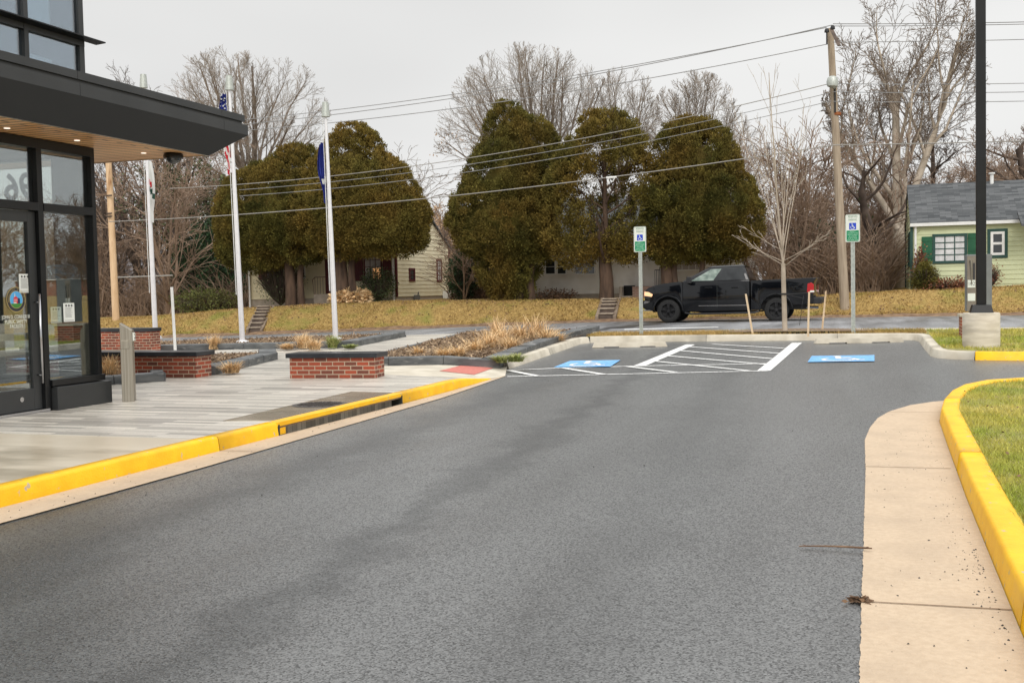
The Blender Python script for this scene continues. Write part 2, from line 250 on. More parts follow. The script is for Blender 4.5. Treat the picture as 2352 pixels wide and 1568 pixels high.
# ------------------------------------------------------------------ mesh helpers
def link(o): sc.collection.objects.link(o); return o
class MB:
    def __init__(s): s.v = []; s.f = []
    def add(s, vs, fs):
        n = len(s.v); s.v += [tuple(float(c) for c in p) for p in vs]; s.f += [tuple(i+n for i in f) for f in fs]; return s
    def box(s, x0, x1, y0, y1, z0, z1, rot=0, piv=None):
        vs = [(x, y, z) for z in (z0, z1) for y in (y0, y1) for x in (x0, x1)]
        if rot:
            px, py = piv or ((x0+x1)/2, (y0+y1)/2); c, q = math.cos(rot), math.sin(rot)
            vs = [(px+(x-px)*c-(y-py)*q, py+(x-px)*q+(y-py)*c, z) for x, y, z in vs]
        return s.add(vs, [(0, 2, 3, 1), (4, 5, 7, 6), (0, 1, 5, 4), (2, 6, 7, 3), (0, 4, 6, 2), (1, 3, 7, 5)])
    def hexa(s, b, t):   # two quads, bottom and top
        return s.add(list(b)+list(t), [(3, 2, 1, 0), (4, 5, 6, 7), (0, 1, 5, 4), (1, 2, 6, 5), (2, 3, 7, 6), (3, 0, 4, 7)])
    def prism(s, poly, z0, z1, off=None):
        n = len(poly); off = off or (lambda x, y: 0)
        vs = [(x, y, z0+off(x, y)) for x, y in poly]+[(x, y, z1+off(x, y)) for x, y in poly]
        return s.add(vs, [tuple(range(n))[::-1], tuple(range(n, 2*n))]+[(i, (i+1) % n, n+(i+1) % n, n+i) for i in range(n)])
    def ext(s, poly, axis, a0, a1):  # polygon in the plane across `axis` ('x': (y,z), 'y': (x,z)) extruded a0..a1
        n = len(poly)
        def P(p, a): return (a, p[0], p[1]) if axis == 'x' else (p[0], a, p[1])
        vs = [P(p, a0) for p in poly]+[P(p, a1) for p in poly]
        return s.add(vs, [tuple(range(n))[::-1], tuple(range(n, 2*n))]+[(i, (i+1) % n, n+(i+1) % n, n+i) for i in range(n)])
    def tube(s, pts, rad, k=8, cap=True):
        pts = [Vector(p) for p in pts]; n = len(pts)
        if not hasattr(rad, '__len__'): rad = [rad]*n
        vs = []; up = None
        for i, p in enumerate(pts):
            d = (pts[min(i+1, n-1)]-pts[max(i-1, 0)]).normalized()
            if up is None: up = Vector((0, 0, 1)) if abs(d.z) < .9 else Vector((1, 0, 0))
            a = d.cross(up).normalized(); b = d.cross(a).normalized()
            for j in range(k):
                t = 2*math.pi*j/k; vs.append(p+(a*math.cos(t)+b*math.sin(t))*rad[i])
        fs = [(i*k+j, i*k+(j+1) % k, (i+1)*k+(j+1) % k, (i+1)*k+j) for i in range(n-1) for j in range(k)]
        if cap: fs += [tuple(range(k))[::-1], tuple((n-1)*k+j for j in range(k))]
        return s.add(vs, fs)
    def disc(s, c, r, nrm, k=24, th=.0):  # flat disc facing nrm axis
        c = Vector(c); nz = Vector(nrm).normalized(); return s.tube([c, c+nz*max(th, .002)], r, k)
    def sheet(s, poly, off, res=1.):
        return s
    def build(s, name, mat, parent=None, smooth=False, bevel=0, label=None, kind=None):
        me = bpy.data.meshes.new(name); o = Vector((0, 0, 0))
        root = parent
        while root is not None and root.parent: root = root.parent
        if root is not None: o = Vector(root['_o'])
        V = np.array(s.v)-np.array(o); me.from_pydata(V.tolist(), [], s.f); me.update()
        uv = me.uv_layers.new(name='UVMap'); W = np.array(s.v)
        for p in me.polygons:
            n = p.normal; ax = max(range(3), key=lambda i: abs(n[i]))
            hor = math.atan2(n[1], n[0])
            for li in p.loop_indices:
                q = W[me.loops[li].vertex_index]
                if ax == 2: t = (q[0], q[1])
                else: t = (-math.sin(hor)*q[0]+math.cos(hor)*q[1], q[2]) if abs(n[2]) < .3 else (-math.sin(hor)*q[0]+math.cos(hor)*q[1], q[2]/max(.2, math.sqrt(1-n[2]**2)))
                uv.data[li].uv = t
        if smooth:
            for p in me.polygons: p.use_smooth = True
        me.materials.append(mat); ob = link(bpy.data.objects.new(name, me))
        if parent is not None: ob.parent = parent
        if bevel:
            b = ob.modifiers.new('b', 'BEVEL'); b.width = bevel; b.segments = 2; b.limit_method = 'ANGLE'
        if smooth:
            try:
                with bpy.context.temp_override(object=ob, active_object=ob, selected_objects=[ob], selected_editable_objects=[ob]): bpy.ops.object.shade_auto_smooth(angle=R(40))
            except Exception: pass
        if label: ob['label'] = label
        if kind: ob['kind'] = kind
        return ob
def bulk(name, V, Fa, mat, parent=None, label=None, kind=None, smooth=False, uvw=False):
    V = np.asarray(V, np.float32); Fa = np.asarray(Fa, np.int32)
    if parent is not None:
        root = parent
        while root.parent: root = root.parent
        V = V-np.array(root['_o'], np.float32)
    me = bpy.data.meshes.new(name); n, k = Fa.shape
    me.vertices.add(len(V)); me.vertices.foreach_set('co', V.ravel())
    me.loops.add(n*k); me.loops.foreach_set('vertex_index', Fa.ravel())
    me.polygons.add(n); me.polygons.foreach_set('loop_start', np.arange(0, n*k, k, dtype=np.int32)); me.polygons.foreach_set('loop_total', np.full(n, k, np.int32))
    if smooth: me.polygons.foreach_set('use_smooth', np.ones(n, bool))
    if uvw:
        uv = me.uv_layers.new(name='UVMap'); uv.data.foreach_set('uv', V[Fa.ravel(), :2].ravel())
    me.update(calc_edges=True); me.materials.append(mat)
    ob = link(bpy.data.objects.new(name, me))
    if parent is not None: ob.parent = parent
    if label: ob['label'] = label
    if kind: ob['kind'] = kind
    return ob
def thing(name, label, cat, loc, group=None):
    o = link(bpy.data.objects.new(name, None)); o.empty_display_size = .3; o.location = loc; o['_o'] = [float(c) for c in loc]
    o['label'] = label; o['category'] = cat
    if group: o['group'] = group
    return o
def tag(o, label, cat, group=None):
    o['label'] = label; o['category'] = cat
    if group: o['group'] = group
    return o
def rebase(o, loc):   # put a single-mesh thing's origin at its base
    o.data.transform(Matrix.Translation(-Vector(loc))); o.location = loc; return o
def dup(root, loc, label=None, rotz=0, scale=1):
    r = root.copy(); link(r); r.location = loc; r.rotation_euler = (0, 0, rotz); r.scale = (scale,)*3
    if label: r['label'] = label
    def rec(a, b):
        for ch in a.children:
            c = ch.copy(); link(c); c.parent = b; rec(ch, c)
    rec(root, r); return r
def text(name, s, size, mat, mtx, parent, ext=.002, align='CENTER', sx=1., offset_=0.):
    cu_ = bpy.data.curves.new(name, 'FONT'); cu_.body = s; cu_.size = size; cu_.align_x = align; cu_.align_y = 'CENTER'; cu_.extrude = ext; cu_.offset = offset_
    o = bpy.data.objects.new(name, cu_); link(o); dg = bpy.context.evaluated_depsgraph_get(); me = bpy.data.meshes.new_from_object(o.evaluated_get(dg))
    bpy.data.objects.remove(o); me.transform(mtx @ Matrix.Diagonal((sx, 1, 1, 1)))
    root = parent
    while root is not None and root.parent: root = root.parent
    if root is not None: me.transform(Matrix.Translation(-Vector(root['_o'])))
    me.materials.clear(); me.materials.append(mat); ob = link(bpy.data.objects.new(name, me)); ob.parent = parent; return ob
def frame(o, X, Y):  # matrix with local x,y axes in the world
    X, Y = Vector(X).normalized(), Vector(Y).normalized(); Z = X.cross(Y)
    return Matrix(((X[0], Y[0], Z[0], o[0]), (X[1], Y[1], Z[1], o[1]), (X[2], Y[2], Z[2], o[2]), (0, 0, 0, 1)))
def struct(o): o['kind'] = 'structure'; return o

def gridsheet(name, xs, ys, zf, mat, parent=None):
    X, Y = np.meshgrid(xs, ys); Z = zf(X, Y); V = np.stack([X, Y, Z], -1).reshape(-1, 3); nx, ny = len(xs), len(ys)
    i = np.arange((ny-1)*(nx-1)); r, c = i//(nx-1), i % (nx-1); a = r*nx+c
    return bulk(name, V, np.stack([a, a+1, a+nx+1, a+nx], 1), mat, parent, smooth=True, uvw=True)
def polysheet(name, poly, off, mat, res=1., parent=None, thick=0.):
    """flat sheet with an arbitrary outline, cut on a grid so it follows the ground"""
    import bmesh
    bm = bmesh.new(); vs = [bm.verts.new((x, y, 0)) for x, y in poly]; bm.faces.new(vs)
    xs = [p[0] for p in poly]; ys = [p[1] for p in poly]
    def cut(co, no):
        g = bm.verts[:]+bm.edges[:]+bm.faces[:]; bmesh.ops.bisect_plane(bm, geom=g, plane_co=co, plane_no=no)
    x = math.floor(min(xs)/res)*res+res
    while x < max(xs): cut((x, 0, 0), (1, 0, 0)); x += res
    y = math.floor(min(ys)/res)*res+res
    while y < max(ys): cut((0, y, 0), (0, 1, 0)); y += res
    bmesh.ops.recalc_face_normals(bm, faces=bm.faces)
    for v in bm.verts: v.co.z = float(G(v.co.x, v.co.y))+off
    if bm.faces and sum(f.normal.z for f in bm.faces) < 0: bmesh.ops.reverse_faces(bm, faces=bm.faces[:])
    if thick:
        r = bmesh.ops.extrude_face_region(bm, geom=[e for e in bm.faces]); 
        for v in [g for g in r['geom'] if isinstance(g, bmesh.types.BMVert)]: v.co.z -= thick
        bmesh.ops.recalc_face_normals(bm, faces=bm.faces)
    uv = bm.loops.layers.uv.new('UVMap')
    for f in bm.faces:
        for l in f.loops: l[uv].uv = (l.vert.co.x, l.vert.co.y)
    me = bpy.data.meshes.new(name); bm.to_mesh(me); bm.free(); me.materials.append(mat); o = link(bpy.data.objects.new(name, me)); o.parent = parent
    return o
def offset(path, d):
    out = []; n = len(path)
    for i, p in enumerate(path):
        a = np.array(path[max(i-1, 0)]); b = np.array(path[i]); c = np.array(path[min(i+1, n-1)])
        d1 = (b-a); d2 = (c-b)
        if i == 0: d1 = d2
        if i == n-1: d2 = d1
        n1 = np.array([-d1[1], d1[0]])/np.hypot(*d1); n2 = np.array([-d2[1], d2[0]])/np.hypot(*d2); m = (n1+n2); m /= np.hypot(*m)
        out.append(tuple(b+m*d/max(.5, m@n1)))
    return out
def resample(path, step):
    out = [path[0]]
    for a, b in zip(path[:-1], path[1:]):
        n = max(1, int(math.hypot(b[0]-a[0], b[1]-a[1])/step))
        for i in range(1, n+1): out.append((a[0]+(b[0]-a[0])*i/n, a[1]+(b[1]-a[1])*i/n))
    return out
def sweep(mb, path, prof, zf=G):
    """profile [(offset to the left of the path, height)] swept along the path on the ground"""
    offs = [offset(path, p[0]) for p in prof]; k = len(prof); vs = []
    for i in range(len(path)):
        zb = float(zf(path[i][0], path[i][1]))
        for j, p in enumerate(prof): vs.append((offs[j][i][0], offs[j][i][1], zb+p[1]))
    fs = [(i*k+j, i*k+j+1, (i+1)*k+j+1, (i+1)*k+j) for i in range(len(path)-1) for j in range(k-1)]
    fs += [tuple(range(k)), tuple((len(path)-1)*k+j for j in range(k))[::-1]]
    return mb.add(vs, fs)
rng = np.random.default_rng(7); random.seed(7)
#==STRUCTURE==
# ================================================================== GROUND
def terr(x, y):
    x = np.asarray(x, float); y = np.asarray(y, float)
    low = G(x, y)-.06; bt = lawn(x)
    t = np.clip((y-40)/2.3, 0, 1); t = t*t*(3-2*t)*.6+t*.4
    bank = zroad(x)-.02+(bt-zroad(x)+.02)*t
    far = bt+.012*np.clip(y-42.3, 0, 60)+.03*np.sin(x*.7)*np.sin(y*.5)*np.clip((y-46)/8, 0, 1)
    z = np.where(y < 40, low, np.where(y < 42.3, bank, far))
    return z+np.where((y > 40), .025*np.sin(x*2.1+y)*np.sin(x*.83-y*1.3), 0)
xs = np.concatenate([np.linspace(-500, -70, 12), np.arange(-68, 42, .8), np.linspace(45, 400, 12)])
ys = np.concatenate([[-300, -100, -30], np.arange(-10, 39.9, 1.2), np.arange(39.9, 43, .22), np.arange(43.2, 80, 1.5), np.linspace(85, 900, 12)])
struct(gridsheet('ground', xs, ys, terr, m_grass_b))
struct(gridsheet('road', np.arange(-90, 62, 1.), np.arange(27.5, 40.3, .4), lambda x, y: G(x, y)+.004-.01*np.clip(y-39.8, 0, 1), m_road))
struct(gridsheet('road_verge', np.arange(-70, 40, .35), np.array([39.95, 40.08, 40.2, 40.35, 40.5]), lambda x, y: terr(x, y)+.03*(y < 40.45)-.06*(y > 40.45)-.03*(y < 40)+.02*np.sin(x*3.1)*np.sin(x*1.7+y*4), m_soil))
struct(gridsheet('parking_lot', np.arange(-5.965, 45, .5), np.arange(-9, 27.7, .5), lambda x, y: G(x, y), m_asph))
def PO(x, y):
    s = min(max((y-15.4)/1.3, 0), 1); t = min(max((x+7.4)/1.3, 0), 1); return .13-.115*s*t
def polyoff(name, poly, offf, mat, res=.5, thick=0.):
    o = polysheet(name, poly, 0., mat, res)
    for v in o.data.vertices: v.co.z += offf(v.co.x, v.co.y)
    if thick:
        m = o.modifiers.new('s', 'SOLIDIFY'); m.thickness = thick; m.offset = -1
    return o
struct(polyoff('plaza_paving', [(-45, 8.78), (-6.12, 8.78), (-6.12, 16.2), (-8.6, 16.0), (-9.4, 17.6), (-10.9, 28.8), (-45, 28.8)], PO, m_plank, .5, .16))
struct(polyoff('plaza_concrete', [(-6.12, -9), (-6.12, 8.775), (-45, 8.775), (-45, -9)], PO, m_concplaza, 1., .16))
struct(polyoff('curb_ramp', [(-8.6, 16.005), (-6.12, 16.205), (-5.97, 16.9), (-5.93, 17.3), (-6.38, 18.72), (-6.45, 18.4), (-9.3, 17.62)], PO, m_conc2, .25, .2))
struct(polyoff('ramp_warning_pad', [(-7.08, 17.15), (-6.42, 17.1), (-6.5, 18.33), (-7.1, 18.4)], lambda x, y: PO(x, y)+.006, m_red, .3))
struct(polyoff('parking_lot', [(-5.965, 17.2), (-5.965, 27.6), (-7.0, 27.6), (-7.0, 18.4)], lambda x, y: 0, m_asph, .5))
# painted and plain kerbs
CP = [(0, 0), (.015, .12), (.03, .145), (.05, .15), (.15, .15), (.15, -.02)]
def segs(path, cuts):
    return path
mb = MB(); ys_ = [-8, -4.2, -.3, 3.6, 8.86, 9.95]
for a, b in zip(ys_[:-1], ys_[1:]):
    sweep(mb, resample([(-5.96, a+.004), (-5.96, b-.004)], .5), CP)
def taper(path, hs, prof):
    k = len(prof); vs = []
    for (x, y), h in zip(path, hs):
        zb = float(G(x, y))
        for o_, z_ in prof: vs.append((x-o_, y, zb+z_*h))
    mb.add(vs, [(i*k+j, i*k+j+1, (i+1)*k+j+1, (i+1)*k+j) for i in range(len(path)-1) for j in range(k-1)]+[tuple(range(k))])
pth = [(-5.97-.02*max(0, y-15)**1.0*.5, y) for y in (13.16, 14, 15, 15.6, 16.1, 16.5, 16.9)]
taper(pth, [1, 1, 1, .85, .55, .28, .06], CP)
struct(mb.build('kerb', m_yel, smooth=True))
def rag(path, amp): return [(x+random.uniform(-amp, amp), y+random.uniform(-amp, amp)*.3) for x, y in path]
lft = rag(resample([(-5.56, -8), (-5.54, 8), (-5.66, 12), (-5.72, 14), (-5.93, 17.35)], .022), .003)
struct(polyoff('gutter', [(-5.96, -8), *lft, (-5.99, 16.9), (-5.96, 15)], lambda x, y: .008, m_conc, .6))
# inlet
t = thing('storm_drain_inlet', 'long open kerb inlet with yellow lip under a wet brown concrete slab', 'storm drain', (-5.96, 11.55, float(G(-6, 11.5))))
mb = MB(); mb.prism([(-5.975, 9.95), (-5.975, 13.16), (-6.11, 13.16), (-6.11, 9.95)], .099, .15); mb.build('kerb_lip', m_yel, t, bevel=.006)
mb = MB(); mb.prism([(-5.985, 9.955), (-5.985, 13.155), (-6.05, 13.155), (-6.05, 9.955)], .082, .098); mb.build('lintel', m_tie, t)
mb = MB(); mb.prism([(-6.3, 9.96), (-6.3, 13.15), (-6.32, 13.15), (-6.32, 9.96)], -.5, .12)
mb.prism([(-5.97, 9.9601), (-5.97, 9.99), (-6.3, 9.99), (-6.3, 9.9601)], -.5, .12); mb.prism([(-5.97, 13.12), (-5.97, 13.1499), (-6.3, 13.1499), (-6.3, 13.12)], -.5, .12)
for k in range(6): mb.box(-6.2, -6.19, 10.2+k*.09, 10.22+k*.09, 0, .05)
mb.build('throat', m_innerd, t); MB().box(-6.3, -5.97, 9.96, 13.15, -.32, -.30).build('drain_floor', m_soil, t)
mb = MB(); mb.prism([(-5.978, 9.99), (-5.978, 10.12), (-6.02, 10.12), (-6.02, 9.99)], 0.01, .081); mb.build('yellow_stub', m_yel, t)
mb = MB(); mb.prism([(-6.115, 10.2), (-6.115, 13.3), (-6.86, 13.4), (-6.74, 10.1)], .10, .137); mb.build('top_slab', m_wet, t)
c = Vector((-6.45, 11.75, .137)); mb = MB(); mb.tube([c, c+Vector((0, 0, .006))], [.31, .30], 28)
for i in range(-5, 6):
    for j in range(-5, 6):
        if i*i+j*j < 26: mb.box(c.x+i*.052-.012, c.x+i*.052+.012, c.y+j*.052-.012, c.y+j*.052+.012, .1431, .149)
mb.build('manhole_cover', m_iron, t)
mb = MB(); mb.tube([c-Vector((0, 0, .001)), c+Vector((0, 0, .004))], .34, 28); mb.build('cover_frame', m_iron, t)
# far island and slanted kerb
isl = [(-6.33, 18.72), (-6.5, 22), (-6.68, 25.2), (-6.55, 25.62), (-6.2, 25.72), (-2.5, 25.8), (.6, 25.85), (.92, 25.7), (1.0, 25.3), (1.02, 23.1), (1.05, 21.5), (1.15, 21.1), (1.4, 20.83), (1.75, 20.7)]
CP2 = [(0, -.02), (.045, .13), (.06, .145), (.08, .15), (.22, .15), (.22, -.02)]
mb = MB(); isr = resample(isl, .4)
cuts = [0, 8, 17, 24, 31, 38, 44, len(isr)-1]
for a, b in zip(cuts[:-1], cuts[1:]):
    seg = isr[a:b+1]; q = list(seg); d = np.array(q[-1])-np.array(q[-2]); q[-1] = tuple(np.array(q[-1])-d/np.hypot(*d)*.008); sweep(mb, q, CP2)
struct(mb.build('kerb', m_conc2, smooth=True))
mb = MB(); sweep(mb, resample([(1.76, 20.7), (2.6, 20.58), (5, 20.5), (9, 20.42), (30, 20.3)], .5), CP2); struct(mb.build('kerb', m_yel, smooth=True))
gpoly = [(-6.72, 26.0), (-6.1, 25.92), (.7, 26.05), (1.1, 25.9), (1.2, 25.3), (1.24, 21.6), (1.4, 21.15), (1.8, 20.88), (2.7, 20.78), (9, 20.6), (30, 20.5), (30, 27.4), (-6.9, 27.4)]
struct(polyoff('grass_verge', gpoly, lambda x, y: .13+.02*math.sin(x*3)*math.sin(y*2.3), m_grass_u, .4))
mb = MB(); sweep(mb, resample([(-7.2, 27.62), (30, 27.62)], 1.), [(0, -.02), (.01, .13), (.04, .15), (.22, .15), (.22, .0)]); struct(mb.build('kerb', m_conc2))
struct(polyoff('mulch_ring', [(-1.7+1.75*math.cos(a)*(1+.08*math.sin(5*a)), 26.72+.58*math.sin(a)*(1+.08*math.sin(3*a))) for a in np.linspace(0, 2*math.pi, 26)[:-1]], lambda x, y: .165+.04*max(0, 1-((x+1.7)/1.7)**2), m_mulch, .3))
# near right island
ri = [(.6, -6), (.6, 5), (.62, 8), (.66, 10.6), (.69, 12.3), (.78, 13.3), (.93, 14.3), (1.12, 15.05), (1.45, 15.7), (2.0, 16.12), (3.2, 16.4), (6, 16.6), (30, 17)]
RP = [(0, -.02), (-.018, .125), (-.028, .148), (-.045, .156), (-.18, .156), (-.195, .14), (-.195, -.02)]
mb = MB(); rr_ = resample(ri, .35)
cut = lambda yy: min(range(len(rr_)), key=lambda i: abs(rr_[i][1]-yy) if rr_[i][0] < 1.2 else 99)
idx = [0, cut(1.3), cut(5.15), cut(9.2), cut(13.1), len(rr_)-1]
for a, b in zip(idx[:-1], idx[1:]):
    q = rr_[a:b+1]; d = np.array(q[-1])-np.array(q[-2]); q[-1] = tuple(np.array(q[-1])-d/np.hypot(*d)*.01); sweep(mb, q, [p for p in RP])
struct(mb.build('kerb', m_yel, smooth=True))
pan = rag(resample([(-.05, -6), (-.045, 9), (-.06, 10.7), (-.01, 11.7), (.07, 12.5), (.2, 13.15), (.45, 13.85), (.72, 14.25), (.97, 14.5)], .022), .0035)
struct(polyoff('gutter', pan+[p for p in ri if p[1] < 14.4][::-1], lambda x, y: .008, m_conc, .6))
mb = MB()
for y0 in (1.3, 5.22, 9.13, 13.05):
    xr = .6 if y0 < 12 else .75
    mb.add([(-.05, y0, .0125), (xr, y0+.03, .0125), (xr, y0+.042, .0125), (-.05, y0+.01, .0125)], [(0, 1, 2, 3)])
for y0 in (4.9, 8.86, 13.2): mb.add([(-5.96, y0, .0125), (-5.57, y0, .0125), (-5.57, y0+.01, .0125), (-5.96, y0+.01, .0125)], [(0, 1, 2, 3)])
struct(mb.build('gutter_joints', m_soil))
ig = offset(ri, -.19)
struct(polyoff('grass_island', ig+[(30, -6)], lambda x, y: .13+.015*math.sin(x*4)*math.sin(y*2.3), m_grass_u, .4))
# painted lines, in photo pixels (crop scale 2.94, origin 1240,820)
def z5(x, y): return ((1240+x/2.94)*.91875, (820+y/2.94)*.91875)
def line(a, b, wa, wb=None, horiz=True):
    """a painted stripe between two measured points, with its width in metres"""
    A = hg(*z5(*a)); B = hg(*z5(*b)); d = (B-A)[:2]; n = np.array([-d[1], d[0]])/np.hypot(*d); h = wa/2
    return [tuple(A[:2]+n*h), tuple(B[:2]+n*h), tuple(B[:2]-n*h), tuple(A[:2]-n*h)]
k_ = 0
for a, b, wd in [((85, 312), (440, 295), .1), ((440, 295), (1040, 280), .1), ((1040, 280), (2000, 262), .1), ((82, 358), (2000, 315), .1),
                 ((1052, 280), (1430, 122), .22), ((1968, 315), (2212, 110), .22),
                 ((1590, 120), (2120, 150), .11), ((1410, 138), (2085, 188), .11), ((1325, 165), (2035, 228), .11), ((1250, 205), (1990, 270), .11), ((1160, 245), (1870, 318), .11),
                 ((950, 283), (1320, 328), .12), ((485, 295), (800, 345), .12), ((85, 312), (310, 357), .12)]:
    k_ += 1; q = line(a, b, wd); o = polyoff('painted_line', q, lambda x, y, kk=k_: .004+.0006*kk, m_white, .5); struct(o)
for q in [[(1434, 756.5), (1650, 751.5), (1650, 753), (1434, 758.5)], [(1905, 751), (2352, 741), (2352, 742.5), (1905, 752.5)], [(600, 783), (1180, 766), (1180, 767), (600, 784.2)]][:1]:
    P = [hg(*p)[:2] for p in q]; struct(polyoff('lane_line', [tuple(p) for p in P], lambda x, y: .012, m_white, .7))
m_dark = M('fresh_asphalt_patch', (.035, .037, .04), (.06, .062, .066), 3, .35)
for q in [[(1385, 754), (1440, 748), (1500, 742.5), (1520, 744), (1470, 749), (1452, 753), (1420, 755)], [(1452, 741), (1545, 736.5), (1560, 738), (1490, 741.5)], [(1350, 758.5), (1395, 755), (1402, 757), (1360, 760)]]:
    P = [tuple(hg(*p)[:2]) for p in q]; struct(polyoff('tar_patch', P, lambda x, y: .010, m_dark, .7))
# accessible symbols
def thickline(pts, wd):
    P = offset(pts, wd/2); Q = offset(pts, -wd/2); return [[P[i], P[i+1], Q[i+1], Q[i]] for i in range(len(pts)-1)]
def isa_polys():
    out = []
    out.append([(.40+.075*math.cos(a), .875+.075*math.sin(a)) for a in np.linspace(0, 2*math.pi, 15)[:-1]])
    out += thickline([(.41, .80), (.44, .48)], .10); out += thickline([(.40, .48), (.70, .44), (.80, .20), (.90, .23)], .085); out += thickline([(.43, .64), (.66, .62)], .07)
    arc = [(.45+.27*math.cos(a), .33+.27*math.sin(a)) for a in np.linspace(R(135), R(395-40), 16)]
    out += thickline(arc, .075); return out
def isa_mark(quad, label):
    A, B, C_, D = [np.array(hg(*p)[:2]) for p in quad]   # top left, top right, bottom right, bottom left
    f = lambda u, v: tuple((D*(1-u)+C_*u)*(1-v)+(A*(1-u)+B*u)*v)
    c = (A+B+C_+D)/4; z = float(G(*c)); t = thing('accessible_symbol', label, 'road marking', (c[0], c[1], z), 'blue wheelchair symbols painted on the asphalt')
    def flat(name, polys, off, mat):
        mb = MB()
        for i, pl in enumerate(polys): mb.add([(*p, float(G(*p))+off+i*.00003) for p in pl], [tuple(range(len(pl)))])
        mb.build(name, mat, t)
    n = 6; flat('blue_square', [[f(i/n, j/n), f((i+1)/n, j/n), f((i+1)/n, (j+1)/n), f(i/n, (j+1)/n)] for i in range(n) for j in range(n)], .016, m_blue)
    flat('wheelchair_figure', [[f(.06+.88*u, .04+.92*v) for u, v in pl] for pl in isa_polys()], .020, m_white)
isa_mark([z5(545, 245), z5(915, 240), z5(840, 288), z5(425, 293)], 'painted blue wheelchair square crossed by the white hatch lines, left bay')
isa_mark([(1864.7, 819), (2008.5, 817), (2008.5, 831), (1855, 833)], 'painted blue wheelchair square in the bay right of the white hatching')
# ---------------------------------------------------------------- planters (slate edging, mulch)
def edging(t, path, wd, h, side=1, base=PO):
    mb = MB(); pr = [(0, -.1), (0, h-.015), (side*.015, h), (side*(wd-.015), h), (side*wd, h-.015), (side*wd, -.1)]
    p = resample(path, .9); 
    for a, b in zip(p[:-1], p[1:]):
        d = np.array(b)-np.array(a); q = [a, tuple(np.array(b)-d/np.hypot(*d)*.006)]
        # mitred stones: keep the outline of the whole path
        mb_ = sweep(mb, q, pr, lambda x, y: G(x, y)+base(x, y))
    return mb.build('stone_edging', m_slate, t, bevel=.008)
def bed(t, poly, off):
    o = polyoff('mulch_bed', poly, lambda x, y: PO(x, y)+off+.03*math.sin(x*2.3)*math.sin(y*1.9), m_mulch, .5); root = t
    for v in o.data.vertices: v.co -= Vector(t['_o'])
    o.parent = t; return o
tR = thing('planter', 'slate edged planter full of straw coloured grasses beside the parking bay', 'planter', (-8, 22, .13))
edging(tR, [(-9.35, 17.6), (-6.42, 18.4)], .33, .15); edging(tR, [(-6.41, 18.42), (-6.75, 22), (-6.98, 25.6), (-7.0, 28.4)], .34, .19)
edging(tR, [(-10.9, 28.75), (-9.36, 17.62)], .12, .07); edging(tR, [(-7.0, 28.5), (-10.9, 28.76)], .12, .06)
bed(tR, [(-9.3, 17.7), (-6.6, 18.5), (-7.05, 28.3), (-10.8, 28.6)], .06)
tM = thing('planter', 'slate edged planter bed around the feet of the flagpoles', 'planter', (-16, 25, .13))
edging(tM, [(-21.5, 22.9), (-11.75, 23.0)], .36, .15); edging(tM, [(-11.74, 23.0), (-12.4, 27.6)], .36, .15); edging(tM, [(-12.4, 27.65), (-13.4, 28.6), (-21.5, 28.6)], .15, .05)
bed(tM, [(-21.5, 23.1), (-11.95, 23.2), (-12.6, 27.5), (-13.5, 28.5), (-21.5, 28.5)], .06)
tL = thing('planter', 'slate edged planter bed running back from the brick seat wall', 'planter', (-12.5, 18, .13))
edging(tL, [(-10.72, 15.86), (-11.6, 19.4), (-12.3, 20.5)], .36, .15); edging(tL, [(-12.3, 20.55), (-16, 20.6)], .2, .05)
bed(tL, [(-10.95, 15.9), (-11.8, 19.4), (-12.4, 20.4), (-16, 20.5), (-16, 15.9)], .06)
tB = thing('planter', 'low slate edged bed between the glass corner and the brick seat wall', 'planter', (-12, 14.2, .13))
edging(tB, [(-12.6, 12.3), (-11.35, 14.05), (-10.9, 14.72)], .3, .14); edging(tB, [(-10.9, 14.74), (-11.35, 15.28)], .2, .14)
bed(tB, [(-12.6, 12.5), (-11.0, 14.8), (-11.4, 15.28), (-15, 15.28), (-15, 12.5)], .05)
# ---------------------------------------------------------------- brick walls
def brickwall(name, label, cat, x0, x1, y0, y1, zb, zc, cap=.075, over=.05, rot=0):
    c = ((x0+x1)/2, (y0+y1)/2); t = thing(name, label, cat, (c[0], c[1], zb))
    MB().box(x0, x1, y0, y1, zb-.05, zc, rot, c).build('brickwork', m_brick, t)
    MB().box(x0-over, x1+over, y0-over, y1+over, zc, zc+cap, rot, c).build('stone_cap', m_cap, t, bevel=.006); return t
brickwall('brick_bench', 'free standing red brick bench with dark stone cap on the plank paving', 'bench', -8.98, -7.52, 15.42, 15.86, .13, .47, rot=R(6))
brickwall('seat_wall', 'long low red brick seat wall with dark cap behind the steel post', 'wall', -15.5, -10.72, 15.32, 15.76, .13, .50)
zA = hy(403, 752, 22.5)[2]
brickwall('brick_wall', 'taller short red brick wall with dark cap at the foot of the left flagpole', 'wall', -19.2, -16.9, 22.3, 22.7, .13, zA-.09, cap=.09, over=.03)
#==BUILDING==
# ================================================================== PUBLIC SAFETY BUILDING
FB = -9.6
def fx(px, py, x=FB): return hx(px, py, x)
aC = fx(215, 400)[1]; zH = fx(215, 345)[2]; zR = fx(215, 478)[2]-.05
B = thing('public_safety_building', 'charcoal and glass building with a deep flat canopy over its entrance door', 'building', (-12, 6, .13))
Z0 = .13; yC = aC; yM = fx(100, 700)[1]; yP0 = fx(133, 900, -9.5)[1]; yP1 = fx(258, 900, -9.5)[1]
